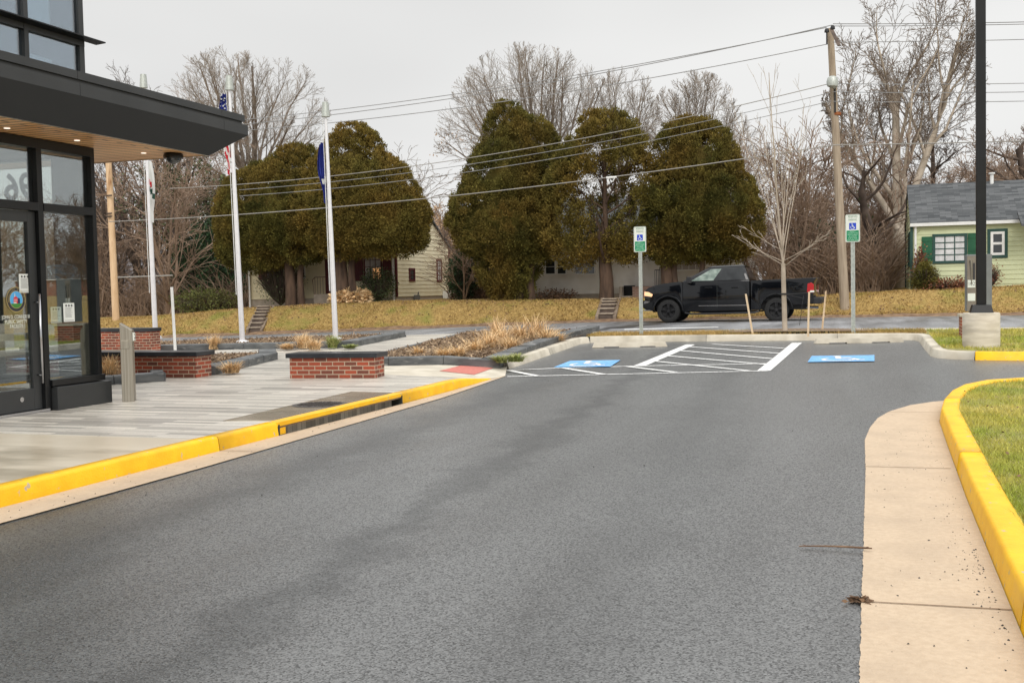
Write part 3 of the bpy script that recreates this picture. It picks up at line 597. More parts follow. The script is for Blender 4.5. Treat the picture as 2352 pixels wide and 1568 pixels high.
# window walls: mullions
fr = MB()
def mull(y0, y1, z0, z1, d0=FB-.13, d1=FB+.02): fr.box(d0, d1, y0, y1, z0, z1)
zH2 = zH+.02
fr.box(FB-.13, FB+.02, -6, yC, zH-.10, 3.449)      # head
mull(yM-.045, yM+.045, Z0, zH-.1)
fr.box(FB-.13, FB+.02, yC-.07, yC, Z0+.3, zH-.1); fr.box(FB-.12, FB+.03, yM+.045, yC-.07, zR-.05, zR+.05)
fr.box(FB-.12, FB+.03, yM-1.15, yM-.045, zR-.05, zR+.05)
mull(yM-1.24, yM-1.15, Z0, zH-.1); 
for k in range(5):
    y0 = yM-2.6-1.4*k; mull(y0-.04, y0+.04, Z0, zH-.1)
fr.box(FB-.12, FB+.03, -6, yM-1.24, zR-.05, zR+.05)
fr.box(FB-.13, FB+.05, yM+.045, yC+.02, Z0+.30, Z0+.38)
# end wall at the glass corner
x = FB-.13
for k in range(4):
    x1 = FB-1.55-1.35*k; fr.box(x1-.07, x1, yC-.12, yC-.01, Z0+.3, zH-.1)
fr.box(-16, FB-.131, yC-.12, yC-.01, zR-.05, zR+.05); fr.box(-16, FB-.131, yC-.12, yC-.01, zH-.1, 3.449); fr.box(-16, FB-.131, yC-.12, yC-.01, Z0+.3, Z0+.37)
fr.build('window_frames', m_black, B, bevel=.004)
MB().box(FB-.58, FB-.15, yC-.11, yC-.02, Z0+.37, zH-.1).build('corner_panel', m_innerd, B)
gl = MB()
def pane(y0, y1, z0, z1, name='window_pane'): return MB().box(FB-.05, FB-.044, y0, y1, z0, z1).build(name, m_glass, B)
pane(yM+.045, yC-.07, Z0+.38, zR-.05); pane(yM+.045, yC-.07, zR+.05, zH-.1); pane(yM-1.15, yM-.045, zR+.05, zH-.1)
for k in range(5):
    ya = yM-2.6-1.4*k+.04; yb = yM-1.24 if k == 0 else yM-2.6-1.4*(k-1)-.04
    pane(ya, yb, Z0+.05, zR-.05); pane(ya, yb, zR+.05, zH-.1)
for k in range(4):
    xa = FB-1.55-1.35*k-.07 if k else FB-1.62; 
edges = [FB-.58]+[FB-1.55-1.35*k for k in range(4)]+[-16]
for a, b in zip(edges[:-1], edges[1:]):
    hi = a if a == edges[0] else a-.07
    MB().box(b, hi, yC-.066, yC-.060, Z0+.37, zR-.05).build('window_pane', m_glass, B); MB().box(b, hi, yC-.066, yC-.060, zR+.05, zH-.1).build('window_pane', m_glass, B)
# plinth
MB().box(FB-.12, -9.5, yP0, yP1, Z0-.02, Z0+.29).build('plinth', m_char, B, bevel=.01)
MB().box(-16, FB-.121, yC-.12, yP1-.001, Z0-.02, Z0+.299).build('plinth', m_char, B, bevel=.006)
# interior: floor, back wall, ceiling
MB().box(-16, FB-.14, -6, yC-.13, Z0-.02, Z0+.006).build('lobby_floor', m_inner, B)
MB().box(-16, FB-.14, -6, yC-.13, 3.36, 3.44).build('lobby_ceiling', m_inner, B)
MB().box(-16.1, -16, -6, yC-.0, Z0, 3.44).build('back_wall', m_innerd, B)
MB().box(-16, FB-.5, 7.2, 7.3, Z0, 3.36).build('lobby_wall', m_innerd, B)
mb = MB(); mb.box(-12.2, -11.3, 9.9, 10.4, Z0+.01, Z0+1.0); mb.box(-12.3, -11.2, 9.8, 10.5, Z0+1.0, Z0+1.05); mb.build('lobby_desk', m_inner, B)
# door leaf
D = MB(); y0, y1 = yM-1.14, yM-.05; zt = zR-.06
D.box(FB-.09, FB-.03, y0, y0+.10, Z0+.04, zt); D.box(FB-.09, FB-.03, y1-.13, y1, Z0+.04, zt); D.box(FB-.09, FB-.03, y0+.1, y1-.13, zt-.13, zt); D.box(FB-.09, FB-.03, y0+.1, y1-.13, Z0+.04, Z0+.30)
door = D.build('door', m_char, B, bevel=.004)
MB().box(FB-.065, FB-.057, y0+.1, y1-.13, Z0+.30, zt-.13).build('door_pane', m_glass, door)
hA = fx(86, 675, FB+.05); hB = fx(95, 880, FB+.05); yh = y1-.07
mb = MB(); mb.tube([(FB+.05, yh, hB[2]), (FB+.05, yh, hA[2])], .016, 10); mb.tube([(FB+.05, yh, hB[2]+.1), (FB-.03, yh, hB[2]+.1)], .009, 8); mb.tube([(FB+.05, yh, hA[2]-.1), (FB-.03, yh, hA[2]-.1)], .009, 8)
mb.build('handle', m_chrome, door, smooth=True)
mb = MB(); mb.box(FB-.15, FB-.10, y0+.04, y1-.05, 1.02, 1.10); mb.build('push_bar', m_steel, door, bevel=.006)
mb = MB(); mb.disc((FB-.03, fx(53, 990, FB-.03)[1], Z0+.18), .03, (1, 0, 0), 16, .006); mb.build('lock', m_chrome, door)
MB().box(FB-.10, FB+.04, y0-.05, y1+.05, Z0+.004, Z0+.035).build('threshold', m_chrome, B)
# door lettering and round seal
gx = FB-.054; ctr = fx(37, 688, gx); cy, cz = ctr[1], ctr[2]
def disc(name, r, mat, dx, sq=1.):
    vs = [(gx+dx, cy+r*math.cos(a), cz+r*math.sin(a)) for a in np.linspace(0, 2*math.pi, 37)[:-1]]; MB().add(vs, [tuple(range(36))]).build(name, mat, seal)
seal = MB().add([(gx, cy+.150*math.cos(a), cz+.150*math.sin(a)) for a in np.linspace(0, 2*math.pi, 37)[:-1]], [tuple(range(36))]).build('round_seal', m_gold, door)
disc('seal_ring', .143, m_ink, .001); disc('seal_rim', .105, m_gold, .002); disc('seal_sky', .100, m_skyb, .003)
mb = MB(); gv = [(gx+.004, cy+.0995*math.cos(a), cz+.0995*math.sin(a)) for a in np.linspace(R(208), R(332), 20)]; mb.add(gv, [tuple(range(20))]); mb.build('seal_ground', M('seal_green', (.06, .25, .04), None, 3, .5), seal)
def sq(name, pl, mat, dx): MB().add([(gx+dx, cy+a, cz+b) for a, b in pl], [tuple(range(len(pl)))]).build(name, mat, seal)
sq('seal_building', [(-.045, -.045), (.02, -.045), (.02, .02), (-.012, .045), (-.045, .02)], m_flagr, .005); sq('seal_wing', [(.02, -.045), (.055, -.045), (.055, .012), (.02, .02)], M('seal_navy', (.02, .02, .09), None, 3, .5), .0052)
sq('seal_tower', [(-.03, .03), (-.018, .03), (-.02, .075), (-.027, .075)], m_flagw, .0056); sq('seal_porch', [(-.045, -.045), (0, -.045), (0, -.03), (-.045, -.03)], m_flagw, .0056)
for i, k in enumerate((-.015, .0)): sq('seal_stripe', [(-.04, k), (.015, k), (.015, k+.005), (-.04, k+.005)], m_flagw, .0057)
ring = 'MANASSAS VIRGINIA'
for i, ch in enumerate(ring):
    if ch == ' ': continue
    a = R(195-(i+.5)*210/len(ring)); p = (gx+.006, cy+.123*math.cos(a), cz+.123*math.sin(a))
    text('seal_letter', ch, .028, m_gold, frame(p, (0, math.sin(a), -math.cos(a)), (0, math.cos(a), math.sin(a))), seal, .0003)
for s_, px_, py_, sz, sxx in [('JOHN D. CONNER III', 37, 727, .064, .74), ('PUBLIC SAFETY', 37, 737.5, .064, .8), ('FACILITY', 38, 748, .064, .8)]:
    p = fx(px_, py_+1, gx+.002); text('door_lettering', s_, sz, m_signw, frame(p, (0, 1, 0), (0, 0, 1)), door, .0008, sx=sxx)
p = hy(30, 437, yC-.05); p1 = hy(52, 425, yC-.05)
text('street_number', '96', .50, m_ink, frame((hy(43, 434, yC-.055)[0], yC-.05, hy(24, 434, yC-.05)[2]), (-1, 0, 0), (0, 0, 1)), B, .004, offset_=.010)
# canopy
zs = 3.455; so_ = hz(480, 357, zs); ye = so_[1]; xo = so_[0]
p = None
for xf in np.linspace(-8.7, -8.0, 71):
    q = hx(570, 311, xf)
    if q[1]-ye >= xf-xo: p = (xf, q[1], q[2]); break
xf, yf, zf0 = p; zf1 = hx(570, 266, xf)[2]; YB = -6
can = thing('x', 'x', 'x', (0, 0, 0)); bpy.data.objects.remove(can)
XI = -16
cr_ = MB().box(XI, xf-.06, YB, yf-.06, zf0+.02, zf1-.03).build('canopy', m_char, B)
mb = MB(); mb.add([(XI, YB, zs), (xo, YB, zs), (xo, ye, zs), (XI, ye, zs)], [(0, 1, 2, 3)]); mb.build('wood_soffit', m_soff, cr_)
mb = MB(); # sloped charcoal underside with panel joints
def slope(ya, yb):
    mb.add([(xo, ya, zs-.004), (xf, ya if ya > YB else YB, zf0), (xf, yb, zf0), (xo, yb, zs-.004)], [(0, 3, 2, 1)])
mb.add([(xo, YB, zs-.006), (xo, ye, zs-.006), (xf, yf, zf0), (xf, YB, zf0)], [(0, 1, 2, 3)]); mb.add([(XI, ye, zs-.006), (xo, ye, zs-.006), (xf, yf, zf0), (XI, yf, zf0)], [(3, 2, 1, 0)])
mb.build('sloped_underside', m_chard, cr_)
mb = MB(); mb.box(xo-.03, xo, YB, ye, zs-.008, zs+.02); mb.box(XI, xo-.031, ye-.03, ye, zs-.008, zs+.02); mb.build('soffit_trim', m_steel, cr_)
hh = zf1-zf0
def band(name, z0, z1, inset):
    mb = MB(); yy = yf-inset; xx = xf-inset; js = [yy]
    for q in (2.05, 5.1, 8.1, 11.1): js.append(yf-q)
    js.append(YB)
    js = [yy, yf-.62, yf-3.55, yf-6.4, yf-9.4, yf-12.4, YB]
    for b_, a_ in zip(js[:-1], js[1:]): mb.box(xx-.05, xx, a_+.006, b_, z0, z1)
    js = [XI, -13.5, -11, xx-.051]
    for a_, b_ in zip(js[:-1], js[1:]): mb.box(a_+.006, b_, yy-.05, yy, z0, z1)
    return mb.build(name, m_char, cr_)
band('lower_fascia', zf0, zf0+.50*hh, 0); band('upper_fascia', zf0+.67*hh, zf1, .03)
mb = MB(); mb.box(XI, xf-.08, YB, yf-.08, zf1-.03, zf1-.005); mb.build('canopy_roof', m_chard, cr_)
m_lamp = emat('downlight', (1, .92, .8), 1.1)
for px_, py_ in [(16, 295), (177, 323), (330, 352)]:
    q = hz(px_, py_*1.0-0, zs-.004); 
    if q[1] < ye: MB().tube([(q[0], q[1], zs-.006), (q[0], q[1], zs-.002)], .035, 14).build('downlight', m_lamp, cr_)
# security camera dome
q = hz(398, 356, zs-.02); t = thing('security_camera', 'black dome security camera hanging under the canopy corner', 'camera', (q[0], q[1], zs))
mb = MB(); cx_, cy_ = q[0], q[1]; mb.tube([(cx_, cy_, zs), (cx_, cy_, zs-.03), (cx_, cy_, zs-.07)], [.12, .135, .13], 20); mb.build('housing', m_black, t, smooth=True)
mb = MB(); mb.tube([(cx_, cy_, zs-.07), (cx_, cy_, zs-.10), (cx_, cy_, zs-.13), (cx_, cy_, zs-.145)], [.105, .098, .065, .02], 20); mb.build('dome', m_dkglass, t, smooth=True)
# upper storey
yU = fx(196, 165)[1]; zU = zf1; UZ = 9.0
fr = MB(); fr.box(FB-.1, FB, yU-.09, yU, zf1-.05, UZ)
yv = fx(62, 140)[1]; yvs = [yv, yv-1.5, yv-3, yv-4.5, yv-6]
zfin = fx(195, 100)[2]
for y_ in yvs: fr.box(FB-.1, FB+.01, y_-.035, y_+.035, zf1-.05, UZ)
for z_ in (zfin, zfin+1.6, zfin+3.2): fr.box(FB-.1, FB+.005, YB, yU-.001, z_-.05, z_+.05)
fr.box(XI, FB-.101, yU-.09, yU-.002, zf1-.05, UZ); fr.build('upper_frames', m_char, B)
rows = [(zf1-.02, zfin-.05), (zfin+.05, zfin+1.55), (zfin+1.65, zfin+3.15)]
cols = [(yv+.035, yU-.09)]+[(yvs[i+1]+.035, yvs[i]-.035) for i in range(4)]
for za, zb in rows:
    for ya, yb in cols:
        o = MB().box(FB-.04, FB-.034, ya, yb, za, zb).build('upper_window', m_glass2, B)
        MB().box(FB-.19, FB-.18, ya+.03, yb-.30, za+.02, zb-.22).build('roller_shade', m_shade, o)
MB().box(FB-.8, FB-.75, YB, yU-.1, zf1, UZ).build('upper_inner_wall', M('dim_wall', (.22, .24, .26), (.26, .28, .30), 2, .8), B)
f1 = hz(243, 100, zfin+.03)
mb = MB(); x1 = f1[0]; y1_ = f1[1]
mb.hexa([(FB, YB, zfin+.02), (x1, YB, zfin+.03), (x1, y1_, zfin+.03), (FB, y1_, zfin+.02)], [(FB, YB, zfin+.06), (x1, YB, zfin+.045), (x1, y1_, zfin+.045), (FB, y1_, zfin+.06)])
mb.build('sunshade_fin', m_black, B)
MB().box(XI, FB+.02, YB, yU+.02, UZ, UZ+.3).build('roof', m_char, B)
# notices taped to the glass
def notice(pa, pb, label, x=FB-.040):
    a, b = fx(*pa, x), fx(*pb, x); ya, yb, za, zb = a[1], b[1], b[2], a[2]
    t = thing('paper_notice', label, 'notice', (x, (ya+yb)/2, za)); MB().box(x-.001, x, ya, yb, za, zb).build('sheet', m_paper, t)
    mb = MB(); w_, h_ = yb-ya, zb-za
    for k in (.25, .5, .75): mb.disc((x+.0005, ya+w_*k, zb-h_*.14), w_*.07, (1, 0, 0), 12, .0006)
    for i in range(9): mb.box(x+.0004, x+.001, ya+w_*.15, ya+w_*random.uniform(.65, .85), zb-h_*(.28+.06*i), zb-h_*(.265+.06*i))
    mb.box(x+.0004, x+.001, ya+w_*.08, yb-w_*.08, za+h_*.06, za+h_*.08); mb.build('print', m_ink, t)
notice((43, 629), (71, 672), 'white notice taped to the door glass above the round seal', FB-.052)
notice((145, 696), (172, 738), 'brighter white notice taped to the pane right of the door handle')
notice((116, 705), (142, 741), 'dimmer white notice taped nearer the door handle, left of the brighter one', FB-.06)
# ---------------------------------------------------------------- door opener post
q = hg(297, 921, .13); bx, by, bz = q; t = thing('door_opener_post', 'brushed steel square post with a push button and sloped top outside the door', 'bollard', (bx, by, bz))
a_ = .13; H0 = hy(297, 741, by)[2]-bz
mb = MB(); s_ = .115
pl = [(by-s_, 0), (by+s_, 0), (by+s_, H0-.0), (by-s_*.2, H0), (by-s_, H0-.0)]
ca, sa = math.cos(R(28)), math.sin(R(28))
def rp(x, y, z): return (bx+x*ca-y*sa, by+x*sa+y*ca, bz+z)
s_ = .076
mb.hexa([rp(-s_, -s_, 0), rp(s_, -s_, 0), rp(s_, s_, 0), rp(-s_, s_, 0)], [rp(-s_, -s_, H0), rp(s_, -s_, H0-.10), rp(s_, s_, H0-.10), rp(-s_, s_, H0)]); mb.build('post', m_steel, t, bevel=.004)
mb = MB(); mb.hexa([rp(-s_+.005, -s_-.012, H0-.34), rp(s_-.04, -s_-.012, H0-.34), rp(s_-.04, -s_, H0-.34), rp(-s_+.005, -s_, H0-.34)], [rp(-s_+.005, -s_-.012, H0-.23), rp(s_-.04, -s_-.012, H0-.23), rp(s_-.04, -s_, H0-.23), rp(-s_+.005, -s_, H0-.23)]); mb.build('lock_plate', m_steel, t, bevel=.003)
mb = MB(); mb.hexa([rp(s_+.002, -s_+.03, H0-.24), rp(s_+.02, -s_+.03, H0-.24), rp(s_+.02, s_-.02, H0-.24), rp(s_+.002, s_-.02, H0-.24)], [rp(s_+.002, -s_+.03, H0-.13), rp(s_+.02, -s_+.03, H0-.13), rp(s_+.02, s_-.02, H0-.13), rp(s_+.002, s_-.02, H0-.13)])
btn = mb.build('push_button', m_signw, t, bevel=.003)
mb = MB(); c0 = Vector(rp(s_+.021, .005, H0-.185)); mb.tube([c0, c0+Vector((ca, sa, 0))*.008], .028, 14); mb.build('button_disc', m_chrome, btn)
#==THINGS==
# ================================================================== HOUSES
def clap(mb, x0, x1, y, z0, z1, sgn=-1, axis='y', course=.2, gable=None, proud=.02):
    """lapped boards on a wall in the plane y (or x): each board leans out at its foot"""
    z = z0
    while z < z1-1e-4:
        zt = min(z+course, z1)
        def rng_(zz):
            if gable and zz > gable[0]:
                f = (zz-gable[0])/(gable[1]-gable[0]); m = (x0+x1)/2; h = (x1-x0)/2*(1-f); return m-h, m+h
            return x0, x1
        a0, a1 = rng_(z); b0, b1 = rng_(zt); o = y+sgn*proud
        P = (lambda u, d, zz: (u, d, zz)) if axis == 'y' else (lambda u, d, zz: (d, u, zz))
        mb.add([P(a0, o, z), P(a1, o, z), P(b1, y, zt), P(b0, y, zt), P(a0, y, z), P(a1, y, z)], [(0, 1, 2, 3), (0, 4, 5, 1)])
        z = zt
def window(root, y, x0, x1, z0, z1, nx, nz, mat, glass, fw=.06, bw=.022, axis='y', sgn=-1, name='window', label=None, trim=None):
    mb = MB(); d0, d1 = sorted((y, y+sgn*.06))
    def bx(a, b, c, d, e0=d0, e1=d1):
        if axis == 'y': mb.box(a, b, e0, e1, c, d)
        else: mb.box(e0, e1, a, b, c, d)
    bx(x0-fw, x0, z0-fw, z1+fw); bx(x1, x1+fw, z0-fw, z1+fw); bx(x0, x1, z1, z1+fw); bx(x0, x1, z0-fw, z0)
    e0, e1 = sorted((y+sgn*.018, y+sgn*.045))
    for i in range(1, nx): xx = x0+(x1-x0)*i/nx; bx(xx-bw/2, xx+bw/2, z0, z1, e0, e1)
    for i in range(1, nz): zz = z0+(z1-z0)*i/nz; bx(x0, x1, zz-bw/2, zz+bw/2, *sorted((y+sgn*.020, y+sgn*.043)))
    w_ = mb.build(name, mat, root, label=label); mb = MB(); g0, g1 = sorted((y+sgn*.012, y+sgn*.028))
    if axis == 'y': mb.box(x0, x1, g0, g1, z0, z1)
    else: mb.box(g0, g1, x0, x1, z0, z1)
    mb.build('pane', glass, w_); return w_
def shutter(root, y, x0, x1, z0, z1, mat, slats=0, label=None):
    mb = MB(); mb.box(x0, x1, y-.05, y-.022, z0, z1)
    if slats:
        n = slats
        for i in range(n): xx = x0+(x1-x0)*(i+.5)/n; mb.box(xx-.02, xx+.02, y-.06, y-.051, z0+.03, z1-.03)
    for k in (z0+.12, z1-.18): mb.box(x0+.01, x1-.01, y-.064, y-.0505, k, k+.08)
    return mb.build('shutter', mat, root, label=label)
def house(name, label, x0, x1, y0, y1, zb, ze, zr, m_s, found, corner, m_roof, course=.2, rake=.12, eave=.25, gut=True):
    h = thing(name, label, 'house', ((x0+x1)/2, (y0+y1)/2, zb)); yc = (y0+y1)/2; zf = zb+found
    MB().box(x0+.03, x1-.03, y0+.03, y1-.03, zb-.6, zf).build('foundation', m_found, h)
    mb = MB(); clap(mb, x0, x1, y0, zf, ze+.02, -1, 'y', course); clap(mb, x0, x1, y1, zf, ze+.02, 1, 'y', course)
    clap(mb, y0, y1, x0, zf, zr-.02, -1, 'x', course, (ze, zr)); clap(mb, y0, y1, x1, zf, zr-.02, 1, 'x', course, (ze, zr)); mb.build('siding', m_s, h)
    mb = MB()
    for xx, yy in ((x0, y0), (x1, y0), (x0, y1), (x1, y1)): mb.box(xx-.05, xx+.05, yy-.05, yy+.05, zf, ze)
    mb.build('corner_boards', corner, h)
    sl = (zr-ze)/(yc-y0); e = eave
    mb = MB(); P = [(y0-e, ze-sl*e), (yc, zr), (y1+e, ze-sl*e), (y1+e, ze-sl*e+.09), (yc, zr+.1), (y0-e, ze-sl*e+.09)]
    mb.ext([P[0], P[1], P[4], P[5]], 'x', x0-rake, x1+rake); mb.ext([P[1], P[2], P[3], P[4]], 'x', x0-rake, x1+rake); rf = mb.build('roof', m_roof, h)
    if gut:
        mb = MB(); mb.box(x0-rake, x1+rake, y0-e-.09, y0-e-.004, ze-sl*e-.06, ze-sl*e+.06); mb.build('gutter', m_trimw, rf)
    return h, rf
def downspout(h, x, y, z0, z1):
    MB().box(x-.04, x+.04, y-.11, y-.035, z0, z1).add([(x-.04, y-.11, z0), (x+.04, y-.11, z0), (x+.04, y-.3, z0-.06), (x-.04, y-.3, z0-.06), (x-.04, y-.035, z0), (x+.04, y-.035, z0), (x+.04, y-.25, z0-.13), (x-.04, y-.25, z0-.13)], [(0, 1, 2, 3), (4, 7, 6, 5), (0, 3, 7, 4), (1, 5, 6, 2)]).build('downspout', m_trimw, h)
# cream house
YC = 46.; q0, q1 = hy(576, 705, YC), hy(912, 697, YC); x0, x1 = q0[0], q1[0]; zb = q1[2]-.05; ze = hx(1030, 572, x1)[2]-.05
YB1 = hx(1031, 640, x1)[1]
hc, rfc = house('cream_house', 'cream clapboard house with maroon trim half hidden behind two cedars', x0, x1, YC, YB1, zb-.15, ze+.1, ze+1.95, m_cream, .52, m_maroon, m_shin, .19)
downspout(hc, x0+.02, YC, zb-.1, ze); downspout(hc, x1-.12, YC, zb-.05, ze)
def W(x, y, Y=YC): q = hy(x, y, Y); return q[0], q[2]
def rect(xa, ya, xb, yb, Y): a = W(xa, ya, Y); b = W(xb, yb, Y); return a[0], b[0], b[1], a[1]
a, b, c, d = rect(838, 583, 876, 642, YC); window(hc, YC, a, b, c, d, 3, 4, m_maroon, m_win2, label='wide grid window')
wl = MB(); wl.box(b-.42, b-.02, YC-.031, YC-.029, c+.02, c+.55); wl.build('lamp_glow', m_warmwin, hc, label='orange lamp glow in the lower right panes')
shutter(hc, YC, b+.1, b+.55, c-.05, d, m_maroon, 4); shutter(hc, YC, a-.6, a-.1, c-.05, d, m_maroon, 4)
a, b, c, d = rect(612, 590, 645, 639, YC); window(hc, YC, a, b, c, d, 3, 4, m_maroon, m_dkglass); shutter(hc, YC, a-.45, a-.1, c-.05, d, m_maroon, 4)
a, b, c, d = rect(688, 611, 700, 637, YC); window(hc, YC, a, b, c, d, 1, 2, m_trimw, m_dkglass)
a, b, c, d = rect(747, 595, 772, 674, YC); dr = MB().box(a, b, YC-.05, YC-.021, c, d).build('door', m_maroon, hc); MB().box(b-.12, b-.08, YC-.09, YC-.051, (c+d)/2-.05, (c+d)/2).build('handle', m_chrome, dr)
sa, sb, sc_, sd = rect(728, 676, 800, 702, YC-1); MB().box(sa, sb, YC-1.3, YC-.03, zb-.2, sd).build('porch_slab', M('porch_concrete', (.26, .22, .18), (.34, .29, .24), 4, .9), hc)
mb = MB(); zt_ = sd; 
for k in range(9): xx = sa+.05+k*.14; mb.tube([(xx, YC-1.25, zt_), (xx, YC-1.25, zt_+.78)], .009, 5)
mb.tube([(sa+.05, YC-1.25, zt_+.8), (sa+1.2, YC-1.25, zt_+.8)], .018, 6); mb.tube([(sa+.05, YC-1.25, zt_+.8), (sa-.05, YC-1.3, zt_+.68), (sa+.02, YC-1.3, zt_)], .016, 6); mb.tube([(sa+1.2, YC-1.25, zt_), (sa+1.2, YC-1.25, zt_+1.9)], .03, 6)
mb.build('railing', m_maroon, hc)
def sidewin(h, xs_, pa, pb, nx, nz, mat, gl_, **k):
    p, q = hx(*pa, xs_), hx(*pb, xs_); ya, yb = sorted((p[1], q[1])); return window(h, xs_, ya, yb, min(p[2], q[2]), max(p[2], q[2]), nx, nz, mat, gl_, axis='x', sgn=1, **k)
sidewin(hc, x1, (940, 620), (950, 642), 1, 2, m_maroon, m_dkglass, fw=.09); sidewin(hc, x1, (1003, 599), (1012, 643), 2, 4, m_maroon, m_curt, fw=.09)
p = hx(953, 687, x1); MB().box(x1+.02, x1+.2, p[1]-.15, p[1]+.2, p[2]-.1, p[2]+.2).tube([(x1+.1, p[1], zb-.2), (x1+.1, p[1], p[2]), (x1+.15, p[1]+.1, p[2]+.35), (x1+.1, p[1]+.3, p[2]+.1)], .02, 6).build('gas_meter', m_mono, hc)
p = hx(1024, 680, x1); MB().box(x1+.02, x1+.3, p[1]-.5, p[1]+.4, p[2]-.2, p[2]+.28).build('electric_box', m_trimw, hc, bevel=.02)
for px_ in (956, 972, 1018):
    p = hx(px_, 692, x1); MB().box(x1-.028, x1+.0, p[1]-.25, p[1]+.25, p[2]-.12, p[2]+.1).build('vent', m_innerd, hc)
# white house
q0, q1 = hy(1232, 690, YC), hy(1700, 686, YC); x0, x1 = q0[0], q1[0]; zb = q0[2]-.05; ze = zb+3.0
hw, rfw = house('white_house', 'weathered white sided house behind three cedars and the pickup', x0, x1, YC, YC+7, zb-.15, ze, ze+1.7, m_wsid, .45, m_wsid, m_shin, .255)
downspout(hw, x0-.02, YC, zb, ze)
for xa, xb in ((1254, 1275), (1281, 1300), (1322, 1340), (1346, 1366)):
    a, b, c, d = rect(xa, 597, xb, 628, YC); window(hw, YC, a, b, c, d, 1, 2, m_trimw, m_dkglass, fw=.045)
a, b, c, d = rect(1457, 588, 1491, 656, YC); dr = MB().box(a, b, YC-.05, YC-.021, c, d).build('door', m_wsid, hw, label='flat white front door'); MB().box(b-.09, b-.05, YC-.09, YC-.051, c+1.0, c+1.06).build('handle', m_chrome, dr)
a, b, c, d = rect(1430, 590, 1446, 598, YC); MB().box(a, b, YC-.05, YC-.021, c, d).build('small_window', m_black, hw)  # small dark window drawn as a plain black plate
a, b, c, d = rect(1551, 587, 1614, 618, YC); window(hw, YC, a, b, c, d, 4, 2, m_trimw, m_win2, fw=.05)
a, b, c, d = rect(1457, 657, 1512, 690, YC-.8); m_brickp = brickmat('pink_brick', (.42, .24, .19), (.34, .2, .16), (.45, .38, .33), .21, .07, .008)
MB().box(a, b, YC-1.2, YC-.03, zb-.2, d-.02).build('stoop', m_brickp, hw)
a, b, c, d = rect(1432, 661, 1458, 679, YC-.8); mb = MB(); mb.box(a-.12, a, YC-1.1, YC-.03, zb-.1, d+.05); mb.box(a-.12, b, YC-1.15, YC-.9, zb-.15, c); mb.build('areaway', m_found, hw); MB().box(a, b, YC-.75, YC-.7, c, d+.1).build('areaway_opening', m_black, hw)
a, b, c, d = rect(1504, 620, 1516, 657, YC-1.1); mb = MB()
for k in range(4): xx = a+(b-a)*k/3; mb.tube([(xx, YC-1.1, c), (xx, YC-1.1, d)], .012, 5)
mb.tube([(a, YC-1.1, d), (b, YC-1.1, d)], .016, 5); mb.tube([(b, YC-1.1, c), (b, YC-1.1, d+.12)], .02, 5); mb.build('railing', m_black, hw)
# green house
YG = 44.; q0 = hy(2094, 673, YG); x0 = q0[0]; x1 = x0+9.5; zb = q0[2]; ze = hy(2092, 517, YG)[2]; ybk = YG+6.6; zr = hy(2082, 428, YG+3.3)[2]-.05
hgn, rfg = house('green_house', 'pale green clapboard house with a grey shingle roof and dark green shutters', x0, x1, YG, ybk, zb-.1, ze+.05, zr, m_gsid, .22, m_gdark, m_shin, .175, rake=.06, eave=.12)
downspout(hgn, x0+.14, YG, zb, ze)
a, b, c, d = rect(2148, 544, 2215, 598, YG); window(hgn, YG, a, b, c, d, 3, 4, m_gdark, m_curt, fw=.1, bw=.035, label='wide grid window with hanging white curtain')
shutter(hgn, YG, *rect(2117, 544, 2141, 601, YG), m_gtrim, label='left shutter hanging crooked'); shutter(hgn, YG, *rect(2223, 536, 2248, 584, YG), m_gtrim)
a, b, c, d = rect(2281, 538, 2301, 580, YG); window(hgn, YG, a, b, c, d, 1, 2, m_trimw, m_dkglass, fw=.09, bw=.09); mb = MB()
for r_ in ((a-.2, a-.095, c-.2, d+.2), (b+.095, b+.2, c-.2, d+.2), (a-.095, b+.095, c-.2, c-.095), (a-.095, b+.095, d+.095, d+.2)): mb.box(r_[0], r_[1], YG-.05, YG-.02, r_[2], r_[3])
mb.build('window_surround', m_gdark, hgn)
window(hgn, x0, YG+.8, YG+2.4, zb+1.1, zb+2.3, 3, 4, m_gdark, m_dkglass, fw=.08, bw=.04, axis='x', sgn=-1)
p = hy(2278, 412, YG+3.1); MB().tube([(p[0], p[1], zr-.15), (p[0], p[1], zr+.35)], .07, 10).tube([(p[0], p[1], zr+.36), (p[0], p[1], zr+.42)], .12, 10).build('vent_pipe', m_trimw, rfg)
p = hy(2350, 540, YG-.2); mb = MB(); mb.hexa([(p[0]-.2, YG-1.4, ze-.25), (x1, YG-1.4, ze-.25), (x1, YG-.14, ze+.25), (p[0]-.2, YG-.14, ze+.25)], [(p[0]-.2, YG-1.4, ze-.17), (x1, YG-1.4, ze-.17), (x1, YG-.14, ze+.38), (p[0]-.2, YG-.14, ze+.38)]); mb.box(p[0]+3, p[0]+3.1, YG-1.35, YG-1.25, zb-.2, ze-.25); mb.build('porch_roof', m_shin, hgn)
# far brick house, left, and the gabled brick house mirrored in the lobby glass
x0, x1 = hy(232, 640, 60)[0], hy(392, 640, 60)[0]
zt = float(terr(-45, 60)); hb_, _ = house('brick_house', 'far brick house with a big weathered grey roof behind the left thicket', x0-5, x1, 60, 68, .2, 1.35, 4.6, m_brick, .2, m_brick, m_shinr, .4, gut=False)
hr, _ = house('brick_house', 'brown brick house with white gable trim, mirrored in the lobby glass', 60, 71, 96, 107, 1.2, 3.7, 5.4, m_brick, .3, m_trimw, m_shin, .4, rake=.3)
window(hr, 60, 99, 100.4, 2.2, 3.3, 2, 2, m_trimw, m_dkglass, axis='x', sgn=-1)
